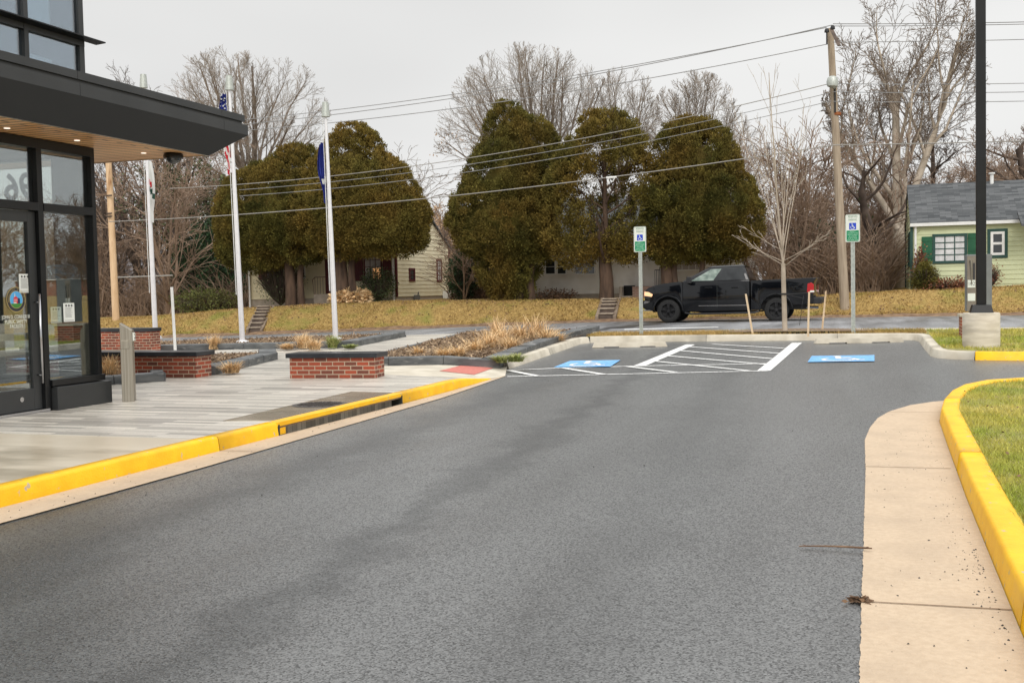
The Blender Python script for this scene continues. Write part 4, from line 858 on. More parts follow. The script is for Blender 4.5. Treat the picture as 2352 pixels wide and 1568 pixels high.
# ---------------------------------------------------------------- timber steps up the bank
m_treadl = M('lightened_tread', (.30, .24, .18), (.42, .35, .27), 6, .9, .4, 20)  # tread colour lightened, not worn, to stand out from the shadow-dark risers
def steps(pxl, pxr, n, label):
    """photo pixels of the foot and head corners"""
    a = hg(*pxl[0], .05); b = hg(*pxr[0], .05); yb = 40.35; xa = hy(*pxl[0], yb)[0]; xb = hy(*pxr[0], yb)[0]
    xa2 = hy(*pxl[1], 42.3)[0]; xb2 = hy(*pxr[1], 42.3)[0]; z0 = float(terr((xa+xb)/2, 40.3)); z1 = float(terr((xa2+xb2)/2, 42.4))+.02
    t = thing('timber_steps', label, 'steps', ((xa+xb)/2, yb, z0), 'timber steps cut into the grass bank')
    for i in range(n):
        f = i/n; y_ = yb+2.0*f; zz = z0+.06+(z1-z0+.02)*(i+1)/n+.10*math.sin(math.pi*(i+1)/n); xl = xa+(xa2-xa)*f; xr = xb+(xb2-xb)*f
        mb = MB(); mb.box(xl, xr, y_+.03, y_+.09, zz-.24, zz-.045); mb.build('riser', m_barkd, t)  # riser coloured dark to stand for the shadow under the tread nosing
        mb = MB(); mb.box(xl+.002, xr-.002, y_-.01, y_+2.0/n+.02, zz-.044, zz); mb.build('tread', m_treadl, t, bevel=.008)
    for xl, xl2, s_ in ((xa, xa2, -1), (xb, xb2, 1)):
        o = s_*.13; l, r_ = sorted((0, o)); mb = MB()
        mb.hexa([(xl+l, yb-.05, z0-.2), (xl+r_, yb-.05, z0-.2), (xl2+r_, 42.5, z1-.3), (xl2+l, 42.5, z1-.3)], [(xl+l, yb-.05, z0+.16), (xl+r_, yb-.05, z0+.16), (xl2+r_, 42.5, z1+.10), (xl2+l, 42.5, z1+.10)]); mb.build('side_board', m_tie, t, bevel=.01)
steps([(1375, 731), (1385, 694)], [(1408, 730), (1417, 693)], 5, 'broad timber steps in the bank before the white house')
steps([(572, 757), (592, 714)], [(598, 757), (620, 712)], 7, 'narrow worn timber steps in the bank before the cream house')

# ================================================================== STREET THINGS
# flagpoles and flags
def flagpole(px, py, top, label, y=None):
    q = hg(px, py, .2) if y is None else np.array([hy(px, py, y)[0], y, .33]); x_, y_, z_ = q; tp = hy(*top, y_); zt_ = tp[2]; lean = tp[0]-x_
    t = thing('flagpole', label, 'flagpole', (x_, y_, z_), 'silver flagpoles in the planter')
    P = [(x_+lean*f, y_, z_+(zt_-z_)*f) for f in (0, .25, .5, .75, 1)]
    MB().tube(P, [.076, .070, .062, .050, .038], 16).build('pole', m_pole, t, smooth=True)
    MB().tube([(x_, y_, z_-.05), (x_, y_, z_+.02), (x_, y_, z_+.05)], [.19, .17, .10], 18).build('base_collar', m_pole, t, smooth=True)
    MB().tube([(x_+lean, y_, zt_-.03), (x_+lean, y_, zt_+.06), (x_+lean, y_, zt_+.36)], [.115, .11, .085], 14).build('top_lamp', m_galv, t, smooth=True)
    mb = MB(); mb.tube([(x_+lean-.07, y_-.05, zt_-.05), (x_-.10, y_-.09, z_+1.3)], .006, 4); mb.tube([(x_+lean-.05, y_-.08, zt_-.05), (x_-.07, y_-.11, z_+1.3)], .006, 4); mb.build('halyard', m_flagw, t)
    return x_, y_, lean, z_, zt_
fp1 = flagpole(357, 757, (330, 200), 'left flagpole rising behind the taller brick wall with a white flag', y=26.6)
fp2 = flagpole(557, 785, (527, 205), 'middle flagpole carrying the striped flag beside the canopy tip')
fp3 = flagpole(771, 778, (748, 266), 'right flagpole carrying the blue flag, before the cedars')
def limpflag(name, label, fp, zt_, zb_, side, zones, wd=.30, folds=4, seed=1):
    x_, y_, lean, z0_, z1_ = fp; r = random.Random(seed); t = None
    def ax(z): f = (z-z0_)/(z1_-z0_); return x_+lean*f
    t = thing(name, label, 'flag', (ax(zt_)+side*.1, y_, zb_), 'limp flags hanging on the flagpoles'); nu, nv = 24, 30; grid = {}
    for j in range(nv+1):
        v = j/nv; z = zt_+(zb_-zt_)*v; env = (.35+.65*math.sin(math.pi*min(1, v*1.15+.08)))*wd*(1-.25*v*v)
        for i in range(nu+1):
            u = i/nu; dx = env*(u+.12*math.sin(u*9+v*3)*u); dy = .05*math.sin(u*folds*2*math.pi+v*2)*(.4+u)
            grid[i, j] = (ax(z)+side*(.07+dx*.85), y_-.04+dy, z-.18*u*u*(v > 0)*min(1, v*3)+.03*math.sin(u*12))
    groups = {}
    for j in range(nv):
        for i in range(nu):
            k = zones((i+.5)/nu, (j+.5)/nv); groups.setdefault(k, []).append((i, j))
    for (nm, mat), cells in groups.items():
        mb = MB(); idx = {}
        def vi(i, j):
            if (i, j) not in idx: idx[i, j] = len(mb.v); mb.v.append(grid[i, j])
            return idx[i, j]
        for i, j in cells: mb.f.append((vi(i, j), vi(i+1, j), vi(i+1, j+1), vi(i, j+1)))
        mb.build(nm, mat, t, smooth=True)
    return t, grid
zz = lambda px, py, y: hy(px, py, y)[2]
def usz(u, v):
    if v < .42: return ('blue_canton', m_flagb)
    return ('red_stripes', m_flagr) if int((v*9+u*3.2)) % 2 else ('white_stripes', m_flagw)
tf, gr = limpflag('striped_flag', 'limp red and white striped flag with starred blue corner on the middle pole', fp2, zz(530, 218, fp2[1]), zz(536, 386, fp2[1]), -1, usz, wd=.34, seed=3)
mb = MB()
for j in range(2, 12, 2):
    for i in range(2, 24, 4):
        p = gr[min(24, i+(j//2) % 2*2), j]; mb.add([(p[0]+.028*math.cos(a), p[1]-.03, p[2]+.028*math.sin(a)) for a in np.linspace(math.pi/2, math.pi/2+2*math.pi, 6)[:-1]], [(0, 2, 4), (0, 1, 4), (1, 2, 3), (2, 3, 4)])
mb.build('stars', m_flagw, tf)
limpflag('blue_flag', 'limp blue flag with a pale band on the right flagpole', fp3, zz(750, 330, fp3[1]), zz(752, 452, fp3[1]), -1, lambda u, v: ('white_emblem', m_flagw) if .62 < v < .74 and u < .8 else ('blue_field', m_flagb), wd=.24, seed=5)
limpflag('white_flag', 'limp white flag with a little red and green on the left flagpole', fp1, zz(350, 372, fp1[1]), zz(357, 496, fp1[1]), 1, lambda u, v: ('red_patch', m_flagr) if .33 < v < .45 and u < .6 else (('green_patch', m_flagg) if .47 < v < .56 else ('white_field', m_flagw)), wd=.20, seed=6)
q = hg(403, 812, .13); t = thing('marker_post', 'thin white marker post standing at the end of the taller brick wall', 'post', tuple(q)); zt_ = hy(400, 659, q[1])[2]
MB().tube([(q[0], q[1], q[2]), (q[0]-.04, q[1], zt_)], [.035, .033], 8).build('tube', m_trimw, t)
MB().tube([(q[0], q[1], q[2]), (q[0], q[1], q[2]+.04)], [.07, .05], 10).build('foot', m_pole, t)
# accessible parking signs
def sign(pb, rect_, label, tilt=0.):
    q = hg(*pb, .15); x_, y_, z_ = q; a = hy(rect_[0], rect_[1], y_); b = hy(rect_[2], rect_[3], y_); w2 = (b[0]-a[0])/2; cxs = (a[0]+b[0])/2; zt_, zb_ = a[2], b[2]
    t = thing('parking_sign', label, 'sign', (x_, y_, z_), 'reserved parking signs on the kerb island'); X = lambda z: x_+(cxs-x_)*(z-z_)/(zt_-z_)
    mb = MB()
    for s_ in (-1, 1): mb.hexa([(x_+s_*.034-.012, y_, z_-.1), (x_+s_*.034+.012, y_, z_-.1), (x_+s_*.034+.012, y_+.012, z_-.1), (x_+s_*.034-.012, y_+.012, z_-.1)], [(cxs+s_*.034-.012, y_, zt_-.05), (cxs+s_*.034+.012, y_, zt_-.05), (cxs+s_*.034+.012, y_+.012, zt_-.05), (cxs+s_*.034-.012, y_+.012, zt_-.05)])
    mb.hexa([(x_-.022, y_+.012, z_-.1), (x_+.022, y_+.012, z_-.1), (x_+.022, y_+.035, z_-.1), (x_-.022, y_+.035, z_-.1)], [(cxs-.022, y_+.012, zt_-.05), (cxs+.022, y_+.012, zt_-.05), (cxs+.022, y_+.035, zt_-.05), (cxs-.022, y_+.035, zt_-.05)])
    mb.build('post', m_galv, t)
    def rr(w_, z0, z1, r): 
        P = []
        for (cx_, cz_, a0) in ((cxs+w_-r, z1-r, 0), (cxs-w_+r, z1-r, 90), (cxs-w_+r, z0+r, 180), (cxs+w_-r, z0+r, 270)):
            for k in range(5): aa = R(a0+k*22.5); P.append((cx_+r*math.cos(aa), cz_+r*math.sin(aa)))
        return P
    pl = MB(); pl.ext(rr(w2, zb_, zt_, .035), 'y', y_-.006, y_-.003); plate = pl.build('plate', m_signw, t)
    H_ = zt_-zb_; zm = zb_+.42*H_
    mb = MB(); o = rr(w2-.008, zb_+.008, zt_-.008, .03); i_ = rr(w2-.013, zb_+.013, zt_-.013, .026); n = len(o)
    mb.add([(p[0], y_-.0068, p[1]) for p in o]+[(p[0], y_-.0068, p[1]) for p in i_], [(k, (k+1) % n, n+(k+1) % n, n+k) for k in range(n)]); mb.build('border', m_signt, plate)
    P = [p for p in rr(w2-.026, zb_+.022, zt_, .028) if p[1] < zm-.03]; P = [(cxs+w2-.026, zm), (cxs-w2+.026, zm)]+P
    MB().ext(P, 'y', y_-.0075, y_-.0062).build('green_panel', m_signg, plate)
    sz = w2*.95; cz_ = zm+.02+sz/2; MB().box(cxs-sz/2, cxs+sz/2, y_-.0072, y_-.0062, cz_-sz/2, cz_+sz/2).build('symbol_square', m_signb, plate)
    mb = MB(); 
    for k, pl_ in enumerate(isa_polys()): mb.add([(cxs-sz/2+sz*(.06+.88*u), y_-.0078-.00002*k, cz_-sz/2+sz*(.02+.94*v)) for u, v in pl_], [tuple(range(len(pl_)))])
    mb.build('symbol_figure', m_signw, plate)
    fr_ = lambda z: frame((cxs, y_-.0070, z), (1, 0, 0), (0, 0, 1))
    text('sign_lettering', 'RESERVED', .072, m_signt, fr_(zt_-.085*H_), plate, .0004, sx=.68*w2/.17); text('sign_lettering', 'PARKING', .068, m_signt, fr_(zt_-.20*H_), plate, .0004, sx=.68*w2/.17)
    for k, s_ in enumerate(['PENALTY', 'PARKING IN THIS', 'SPACE IS SUBJECT', 'TO A FINE OF', '$100 OR MORE', 'TOW AWAY ZONE']):
        text('sign_lettering', s_, .036, m_signl, frame((cxs, y_-.0085, zm-H_*(.035+.062*k)), (1, 0, 0), (0, 0, 1)), plate, .0004, sx=.85*w2/.17)
sign((1473, 768), (1455.5, 521, 1484.5, 578.5), 'reserved parking sign standing left of the black pickup on a steel post')
sign((1960, 764), (1941.5, 493, 1975.5, 555.5), 'reserved parking sign standing right of the wooden utility pole')
# stakes round the young tree
for b_, t_, lb in [((1729, 764), (1713, 675), 'leaning wooden stake left of the young tree'), ((1856, 768), (1858.5, 670), 'tall upright wooden stake just right of the young tree trunk'), ((1888, 758), (1897, 668), 'wooden stake farthest right of the young tree, leaning right')]:
    q = hg(*b_, .17); p = hy(*t_, q[1]); s_ = .022; t = MB().hexa([(q[0]-s_, q[1]-s_, q[2]-.05), (q[0]+s_, q[1]-s_, q[2]-.05), (q[0]+s_, q[1]+s_, q[2]-.05), (q[0]-s_, q[1]+s_, q[2]-.05)], [(p[0]-s_*.9, p[1]-s_, p[2]), (p[0]+s_*.9, p[1]-s_, p[2]), (p[0]+s_*.9, p[1]+s_, p[2]), (p[0]-s_*.9, p[1]+s_, p[2])]).build('wooden_stake', m_stake); tag(t, lb, 'stake', 'wooden stakes round the young tree'); rebase(t, tuple(q))
# wheel stops
for L_, R_, lb in [((1359.6, 799.6), (1533.6, 795.6), 'pale concrete wheel stop before the left wheelchair bay'), ((1872, 790.6), (2077, 785.5), 'pale concrete wheel stop in the bay right of the hatching')]:
    a = hg(*L_); b = hg(*R_); z = float((a[2]+b[2])/2); d = (b-a)[:2]; ang = math.atan2(d[1], d[0]); l = np.hypot(*d); m_ = (a+b)/2; c_, s_ = math.cos(ang), math.sin(ang)
    T_ = lambda u, v, w_: (m_[0]+u*c_-v*s_, m_[1]+u*s_+v*c_, z+.002+w_); mb = MB()
    for u0, u1, zb_ in ((-.5, -.34, 0), (-.34, -.14, .025), (-.14, .14, 0), (.14, .34, .025), (.34, .5, 0)):
        e0 = .05 if u0 == -.5 else 0; e1 = .05 if u1 == .5 else 0
        mb.hexa([T_(u0*l, 0, zb_), T_(u1*l, 0, zb_), T_(u1*l, .16, zb_), T_(u0*l, .16, zb_)], [T_(u0*l+e0, .025, .11), T_(u1*l-e1, .025, .11), T_(u1*l-e1, .135, .11), T_(u0*l+e0, .135, .11)])
    o = mb.build('wheel_stop', m_conc2); tag(o, lb, 'wheel stop', 'concrete wheel stops'); rebase(o, (m_[0], m_[1], z))
# lamp post on its concrete base
q = hg(2257.5, 800, .13); lx, ly, lz = q; rad = (hy(2302, 760, ly)[0]-hy(2213, 760, ly)[0])/2; ztb = hy(2257, 720, ly-rad)[2]
t = thing('lamp_post', 'tall black square lamp post on a round concrete base in the grass', 'lamp post', (lx, ly+rad, lz)); ly2 = ly+rad
MB().tube([(lx, ly2, lz-.1), (lx, ly2, ztb-.03), (lx, ly2, ztb-.008), (lx, ly2, ztb)], [rad, rad, rad-.01, rad-.035], 40).build('concrete_base', M('footing_concrete', (.56, .50, .40), (.68, .62, .52), 3, .8, .3, 40, c3=(.46, .41, .33), s3=1.2, stretch=(1, 1, 5), thr3=(.55, .65)), t, smooth=True)
pt = hy(2252, 0, ly2); lean = (pt[0]-lx)/(pt[2]-lz); hw_ = .085; zt2 = 7.8; s2 = .20
mb = MB(); mb.hexa([(lx-s2, ly2-s2, ztb), (lx+s2, ly2-s2, ztb), (lx+s2, ly2+s2, ztb), (lx-s2, ly2+s2, ztb)], [(lx-s2+.04, ly2-s2+.04, ztb+.15), (lx+s2-.04, ly2-s2+.04, ztb+.15), (lx+s2-.04, ly2+s2-.04, ztb+.15), (lx-s2+.04, ly2+s2-.04, ztb+.15)]); mb.build('base_cover', m_black, t, bevel=.006)
l2 = lean*(zt2-lz); mb = MB(); mb.hexa([(lx-hw_, ly2-hw_, ztb+.15), (lx+hw_, ly2-hw_, ztb+.15), (lx+hw_, ly2+hw_, ztb+.15), (lx-hw_, ly2+hw_, ztb+.15)], [(lx-hw_+l2, ly2-hw_, zt2), (lx+hw_+l2, ly2-hw_, zt2), (lx+hw_+l2, ly2+hw_, zt2), (lx-hw_+l2, ly2+hw_, zt2)]); mb.build('pole', m_black, t, bevel=.008)
MB().box(lx-.2+l2, lx+.2+l2, ly2-.9, ly2+.1, zt2, zt2+.12).build('lamp_head', m_black, t, bevel=.02)
# entrance sign cabinet behind the lamp post
ym = 24.6; a = hy(2219.5, 585, ym); b = hy(2241, 585, ym); zt_ = a[2]; zb_ = hy(2219, 715, ym)[2]; gz = float(G(2, ym))+.13
t = thing('entrance_sign', 'narrow grey and bronze sign cabinet on a brick base behind the lamp post', 'sign', (b[0], ym+.5, gz))
xL = a[0]; MB().box(xL, xL+.5, ym, ym+.42, zb_, zt_).build('cabinet', m_mono, t, bevel=.01)
mb = MB(); fL = a[0]+.015; fR = fL+(b[0]-a[0])*.92; mb.box(fL, fR, ym-.02, ym-.001, zb_+.0, zt_-.03); mb.build('bronze_face', m_monob, t)
h_ = zt_-zb_
mb = MB(); mb.tube([(fL+.07, ym-.025, zt_-.12-.0), (fL+.085, ym-.03, zt_-.30), (fL+.085, ym-.03, zt_-.62)], [.03, .022, .012], 8); mb.build('raised_emblem', m_steel, t)
mb = MB(); mb.box(fL+.115, fL+.15, ym-.028, ym-.021, zt_-.62, zt_-.18); mb.build('dark_letter', m_ink, t)
for k, z_ in enumerate((zb_+.50, zb_+.22)):
    p_ = MB().box(fL+.01, fR-.01, ym-.03, ym-.021, z_, z_+.16).build('white_plate', m_signw, t)
    text('plate_lettering', '102', .12, m_mono, frame(((fL+fR)/2, ym-.031, z_+.08), (1, 0, 0), (0, 0, 1)), p_, .001, sx=.8) if k == 0 else None
bz_ = hy(2210, 727, ym)[2]; xb_ = hy(2207.5, 740, ym)[0]
MB().box(xb_, xb_+.66, ym-.08, ym+.6, gz-.05, bz_).build('brick_base', m_brick, t); MB().box(xb_-.03, xb_+.69, ym-.11, ym+.63, bz_, bz_+.05).build('base_cap', m_conc2, t)
# utility poles
def pole(base, top, y, r0, r1, mat, label):
    q = hy(*base, y); p = hy(*top, y); z = float(terr(q[0], y)); t = thing('utility_pole', label, 'utility pole', (q[0], y, z)); q[2] = min(q[2], z)-.2
    n = 8; P = [tuple(q+(p-q)*i/n) for i in range(n+1)]; MB().tube(P, [r0+(r1-r0)*i/n for i in range(n+1)], 14).build('pole', mat, t, smooth=True); return t, q, p
YW = 40.5
tpr, qb, qt = pole((1941, 700), (1907, 66), 41.0, .175, .115, m_wood, 'tall leaning grey wooden utility pole behind the right parking sign')
a = hy(1911, 70, YW); b = hy(1929, 117, YW); mb = MB(); mb.hexa([(a[0]-.06, YW-.08, a[2]), (a[0]+.06, YW-.08, a[2]), (a[0]+.06, YW+.04, a[2]), (a[0]-.06, YW+.04, a[2])][::-1], [(b[0]-.06, YW-.9, b[2]), (b[0]+.06, YW-.9, b[2]), (b[0]+.06, YW-.78, b[2]), (b[0]-.06, YW-.78, b[2])][::-1]); mb.build('crossarm', m_barkd, tpr)
for k, (x_, y_) in enumerate(((1899, 68), (1912.5, 61))):
    p = hy(x_, y_, YW); MB().tube([(p[0], YW, p[2]-.18-.35*(k == 0)), (p[0], YW, p[2])], .03, 6).tube([(p[0], YW, p[2]-.1), (p[0], YW, p[2]-.03), (p[0], YW, p[2]+.03)], [.09, .08, .05], 10).build('insulator', m_plast, tpr)
p = hy(1912, 188, YW); MB().tube([(p[0]-.02, YW, p[2]-.22), (p[0], YW, p[2]-.16), (p[0], YW, p[2]), (p[0], YW, p[2]+.14), (p[0], YW, p[2]+.2)], [.10, .19, .21, .17, .08], 14).build('white_canister', m_galv, tpr, smooth=True)
p = hy(1918, 232, 40.82); q = hy(1916, 202, 40.82); MB().box(p[0]-.03, p[0]+.03, 40.80, 40.88, hy(1920, 258, 40.82)[2], q[2]).build('conduit', m_plast, tpr)
p = hy(1922, 262, 41.0); MB().tube([(p[0], 41.0, p[2]-.05), (p[0], 41.0, p[2]+.05)], .155, 14).build('rust_band', M('rust', (.25, .07, .02), (.35, .12, .04), 5, .8), tpr)
tpl, ql, qtl = pole((268, 762), (243, 240), 42.2, .17, .13, m_woodn, 'fresh tan wooden utility pole across the street behind the left brick walls')
zp = float(ql[2]); f_ = (ql+(qtl-ql)*.055); MB().tube([tuple(ql), tuple(f_)], .178, 14).build('tarred_foot', m_barkd, tpl)
a = hy(271, 637, 42.0); b = hy(397, 632.5, 42.0); MB().tube([tuple(a), tuple(b)], .035, 6).build('side_strut', m_wirel, tpl)
for py_ in (449, 490, 497): p = hy(255, py_, 42.0); MB().tube([(p[0]-.22, 41.98, p[2]), (p[0]+.05, 41.98, p[2])], .04, 6).build('bolt', m_barkd, tpl)
def wire(pts, r, label, mat=m_wire, y=YW):
    """smooth curve through photo points, hung in the vertical plane of the pole line"""
    P = [np.array(hy(*p, y)) for p in pts]; out = []
    xs_ = [p[0] for p in P]; zs_ = [p[2] for p in P]
    deg = min(2, len(P)-1)
    for seg in [list(range(len(P)))]:
        n = 40; 
        X = np.linspace(xs_[0], xs_[-1], n); C_ = np.polyfit(xs_, zs_, min(deg, 2)); Z = np.polyval(C_, X); out = [(x, y, z) for x, z in zip(X, Z)]
    o = MB().tube(out, r, 5, cap=False).build('utility_wire', mat); tag(o, label, 'wire', 'utility wires along the street'); c_ = out[0]; rebase(o, c_)
LW = [((758, 253), (1010, 222), (1450, 152), (1899, 63)), ((758, 262), (1010, 232), (1450, 157), (1912, 57)), ((816, 276), (1010, 255), (1500, 177), (1903, 102))]
wire([(240, 300), *LW[0]], .016, 'topmost wire left of the leaning pole'); wire([(240, 310), *LW[1]], .016, 'second wire from the top left of the leaning pole'); wire([(240, 318), *LW[2]], .016, 'third wire from the top left of the leaning pole')
wire([(390, 434), (550, 422), (907, 387.7), (1088, 362), (1480, 291.5), (1590, 266), (1746, 228.5), (1903, 195)], .016, 'pale wire crossing the cedars high above the thick cable', m_wirel)
wire([(550, 436), (907, 402), (1480, 307), (1746, 250.5), (1908, 214)], .012, 'thin wire just below the pale wire across the cedars')
wire([(550, 450), (907, 418), (1480, 326), (1746, 269.5), (1910, 233)], .012, 'thin wire midway between the pale wire and thick cable')
wire([(250, 510), (550, 491), (964.7, 458.6), (1404, 407), (1791, 353), (1915, 333)], .020, 'thick cable sagging low across all the cedars', m_wirel)
for i, (y0_, y1_, r_, nm) in enumerate([(55, 50, .016, 'topmost wire right of the leaning pole'), (60, 55, .014, 'second wire from the top right of the leaning pole'), (97, 90, .014, 'third wire from the top right of the leaning pole'), (192, 191, .013, 'fourth wire from the top right of the leaning pole'), (211, 211, .013, 'fifth wire from the top right of the leaning pole'), (233, 232, .013, 'sixth wire from the top right of the leaning pole'), (333, 323, .022, 'thick lowest cable right of the leaning pole')]):
    wire([(1913, y0_), (2130, (y0_+y1_)/2+3), (2352, y1_), (2600, y1_-6)], r_, nm, m_wirel if i == 6 else m_wire)
p = hy(1404, 409, YW-.05); o = MB().tube([(p[0]-.13, YW-.03, p[2]), (p[0]-.1, YW-.05, p[2]-.18)], .02, 5).tube([(p[0]+.13, YW-.03, p[2]), (p[0]+.05, YW-.05, p[2]-.15)], .02, 5).tube([(p[0]-.2, YW, p[2]+.02), (p[0]+.2, YW, p[2]+.03)], .045, 6).build('cable_clamp', m_trimw); tag(o, 'small white splice clamp on the thick low cable', 'cable clamp'); rebase(o, (p[0], YW, p[2]))
#==TRUCK==
# ================================================================== PICKUP
q = hg(1537, 741.5); Yt = q[1]; zt_ = float(G(q[0], Yt))+.004
xa, xb = hy(1479, 700, Yt)[0], hy(1888, 700, Yt)[0]; S = (xb-xa)/5.9
T = thing('pickup_truck', 'black crew cab pickup driving left along the street, tail light lit', 'pickup truck', (xa, Yt, zt_)); T['_o'] = [0, 0, 0]
T.location = (xa, Yt-.12, zt_); T.rotation_euler = (0, 0, R(-1.5)); T.scale = (S, S, S)
Wd = 1.98
def arc(cx, cz, r, a0, a1, n=10): return [(cx+r*math.cos(R(a0+(a1-a0)*i/n)), cz+r*math.sin(R(a0+(a1-a0)*i/n))) for i in range(n+1)]
FW, RW = (.86, .40), (4.46, .40)
def ext(name, poly, y0, y1, mat, par=T, bevel=.03, smooth=True, label=None):
    return MB().ext(poly, 'y', y0, y1).build(name, mat, par, bevel=bevel, smooth=smooth, label=label)
ext('front_body', [(.10, .50), (.06, .80), (.05, 1.02), (.09, 1.13), (.20, 1.21), (.45, 1.29), (.80, 1.34), (1.30, 1.375), (1.36, 1.36), (1.36, .36), *arc(*FW, .50, -4, 184)[0:], (.30, .42)], 0, Wd, m_truck, bevel=.045)
ext('hood_bulge', [(.22, 1.2), (.30, 1.27), (.6, 1.345), (1.22, 1.405), (1.22, 1.3)], .45, Wd-.45, m_truck)
ext('cab', [(1.365, .36), (1.365, 1.36), (3.60, 1.40), (3.60, .38)], .0, Wd, m_truck, bevel=.03)
# bed with hollow box
bp = [(3.64, .40), (3.64, 1.385), (5.55, 1.43), (5.72, 1.435), (5.66, 1.28), (5.64, .62), (5.30, .56), *arc(*RW, .52, 18, 184), (3.92, .40)]
ext('bed_side', bp, 0, .16, m_truck); ext('bed_side', bp, Wd-.16, Wd, m_truck)
ext('tailgate', [(5.56, .72), (5.56, 1.40), (5.74, 1.425), (5.66, 1.28), (5.65, .72)], .161, Wd-.161, m_truck); ext('bed_floor', [(3.66, .70), (3.66, .76), (5.55, .76), (5.55, .70)], .161, Wd-.161, m_plast, bevel=0); ext('bed_front', [(3.64, .6), (3.64, 1.36), (3.70, 1.36), (3.70, .6)], .161, Wd-.161, m_truck, bevel=.01)
ext('fender_molding', [*arc(*FW, .54, 2, 178), *arc(*FW, .49, 178, 2)], -.025, .03, m_truck, bevel=.008); ext('fender_molding', [*arc(*RW, .56, 8, 178), *arc(*RW, .51, 178, 8)], -.025, .03, m_truck, bevel=.008)
# cab upper
b0 = [(1.28, .05, 1.365), (3.60, .05, 1.395), (3.60, Wd-.05, 1.395), (1.28, Wd-.05, 1.365)]; t0 = [(2.20, .26, 1.845), (3.40, .26, 1.875), (3.40, Wd-.26, 1.875), (2.20, Wd-.26, 1.845)]
MB().hexa(b0, t0).build('cab_upper', m_truck, T, bevel=.04, smooth=True)
MB().hexa([(2.16, .25, 1.84), (3.44, .25, 1.87), (3.44, Wd-.25, 1.87), (2.16, Wd-.25, 1.84)], [(2.34, .34, 1.905), (3.34, .34, 1.925), (3.34, Wd-.34, 1.925), (2.34, Wd-.34, 1.905)]).build('roof', m_truck, T, bevel=.02, smooth=True)
def sidept(u, v, far=False):   # u along, v up on the tilted side
    B0, B1, T0, T1 = map(Vector, (b0[0], b0[1], t0[0], t0[1])); p = (B0*(1-u)+B1*u)*(1-v)+(T0*(1-u)+T1*u)*v; n = Vector((0, -.92, .38)); p = p+n*.006
    return (p.x, Wd-p.y, p.z) if far else tuple(p)
m_tw = glassmat('tinted_side_glass', (.25, .3, .28), .5); m_twf = M('front_glass_sky_tone', (.10, .14, .12), (.28, .34, .30), 5, .1, spec=.5); m_twd = M('rear_side_glass', (.02, .022, .024), (.035, .038, .04), 4, .15, spec=.25)  # front side glass: pale sky reflection is put into its base colour
for far in (False, True):
    for nm, us, mt in (('front_side_window', ((.13, .07), (.47, .07), (.42, .88), (.16, .88)), m_twf), ('rear_side_window', ((.53, .07), (.95, .07), (.93, .88), (.47, .88)), m_twd)):
        pts = [sidept(u, v, far) for u, v in us]; MB().add(pts, [(0, 1, 2, 3) if not far else (3, 2, 1, 0)]).build(nm, mt, T)
def quad(name, pts, mat, off): 
    p = [Vector(a) for a in pts]; n = (p[1]-p[0]).cross(p[3]-p[0]).normalized()*off; return MB().add([a+n for a in p], [(0, 1, 2, 3)]).build(name, mat, T)
L_ = lambda A, B_, f: tuple(Vector(A)*(1-f)+Vector(B_)*f)
def face(bl, br, tr_, tl, m0, m1, n0, n1):
    P = lambda u, v: L_(L_(bl, br, u), L_(tl, tr_, u), v); return [P(m0, n0), P(m1, n0), P(m1, n1), P(m0, n1)]
quad('windshield', face(b0[3], b0[0], t0[0], t0[3], .06, .94, .06, .92), m_dkglass, .006); quad('rear_window', face(b0[1], b0[2], t0[2], t0[1], .1, .9, .15, .88), m_dkglass, .006)
def lathe(prof, cx, cy, cz, k=32):
    vs = []; n = len(prof)
    for i in range(k):
        a = 2*math.pi*i/k
        for y_, r_ in prof: vs.append((cx+r_*math.cos(a), cy+y_, cz+r_*math.sin(a)))
    return vs, [(i*n+j, i*n+j+1, ((i+1) % k)*n+j+1, ((i+1) % k)*n+j) for i in range(k) for j in range(n-1)]
for (cx_, cz_) in (FW, RW):
    for far in (0, 1):
        s_ = -1 if far else 1; cy_ = .03 if not far else Wd-.03; cz2 = .405
        wh = MB().add(*lathe([(s_*y_, r_) for y_, r_ in ((.28, .20), (.28, .34), (.25, .385), (.16, .405), (.08, .405), (.02, .385), (-.01, .33), (.0, .265), (.03, .25))], cx_, cy_, cz2)).build('wheel', m_rub, T, smooth=True)
        MB().add(*lathe([(s_*y_, r_) for y_, r_ in ((.0, .268), (.0, .25), (.10, .225), (.13, .10), (.13, .001))], cx_, cy_, cz2)).build('rim', m_plast, wh, smooth=True)
        mb = MB()
        for k in range(5):
            a = 2*math.pi*k/5+.3
            for da in (-.13, .13):
                c1 = (cx_+.05*math.cos(a), cz2+.05*math.sin(a)); c2 = (cx_+.255*math.cos(a+da), cz2+.255*math.sin(a+da)); n_ = (-math.sin(a)*.018, math.cos(a)*.018)
                mb.ext([(c1[0]-n_[0], c1[1]-n_[1]), (c2[0]-n_[0], c2[1]-n_[1]), (c2[0]+n_[0], c2[1]+n_[1]), (c1[0]+n_[0], c1[1]+n_[1])], 'y', cy_+s_*.005, cy_+s_*.05)
        mb.add(*lathe([(s_*.06, .06), (s_*0, .055), (s_*-.005, .001)], cx_, cy_, cz2, 14)); mb.build('spokes', m_rim, wh)
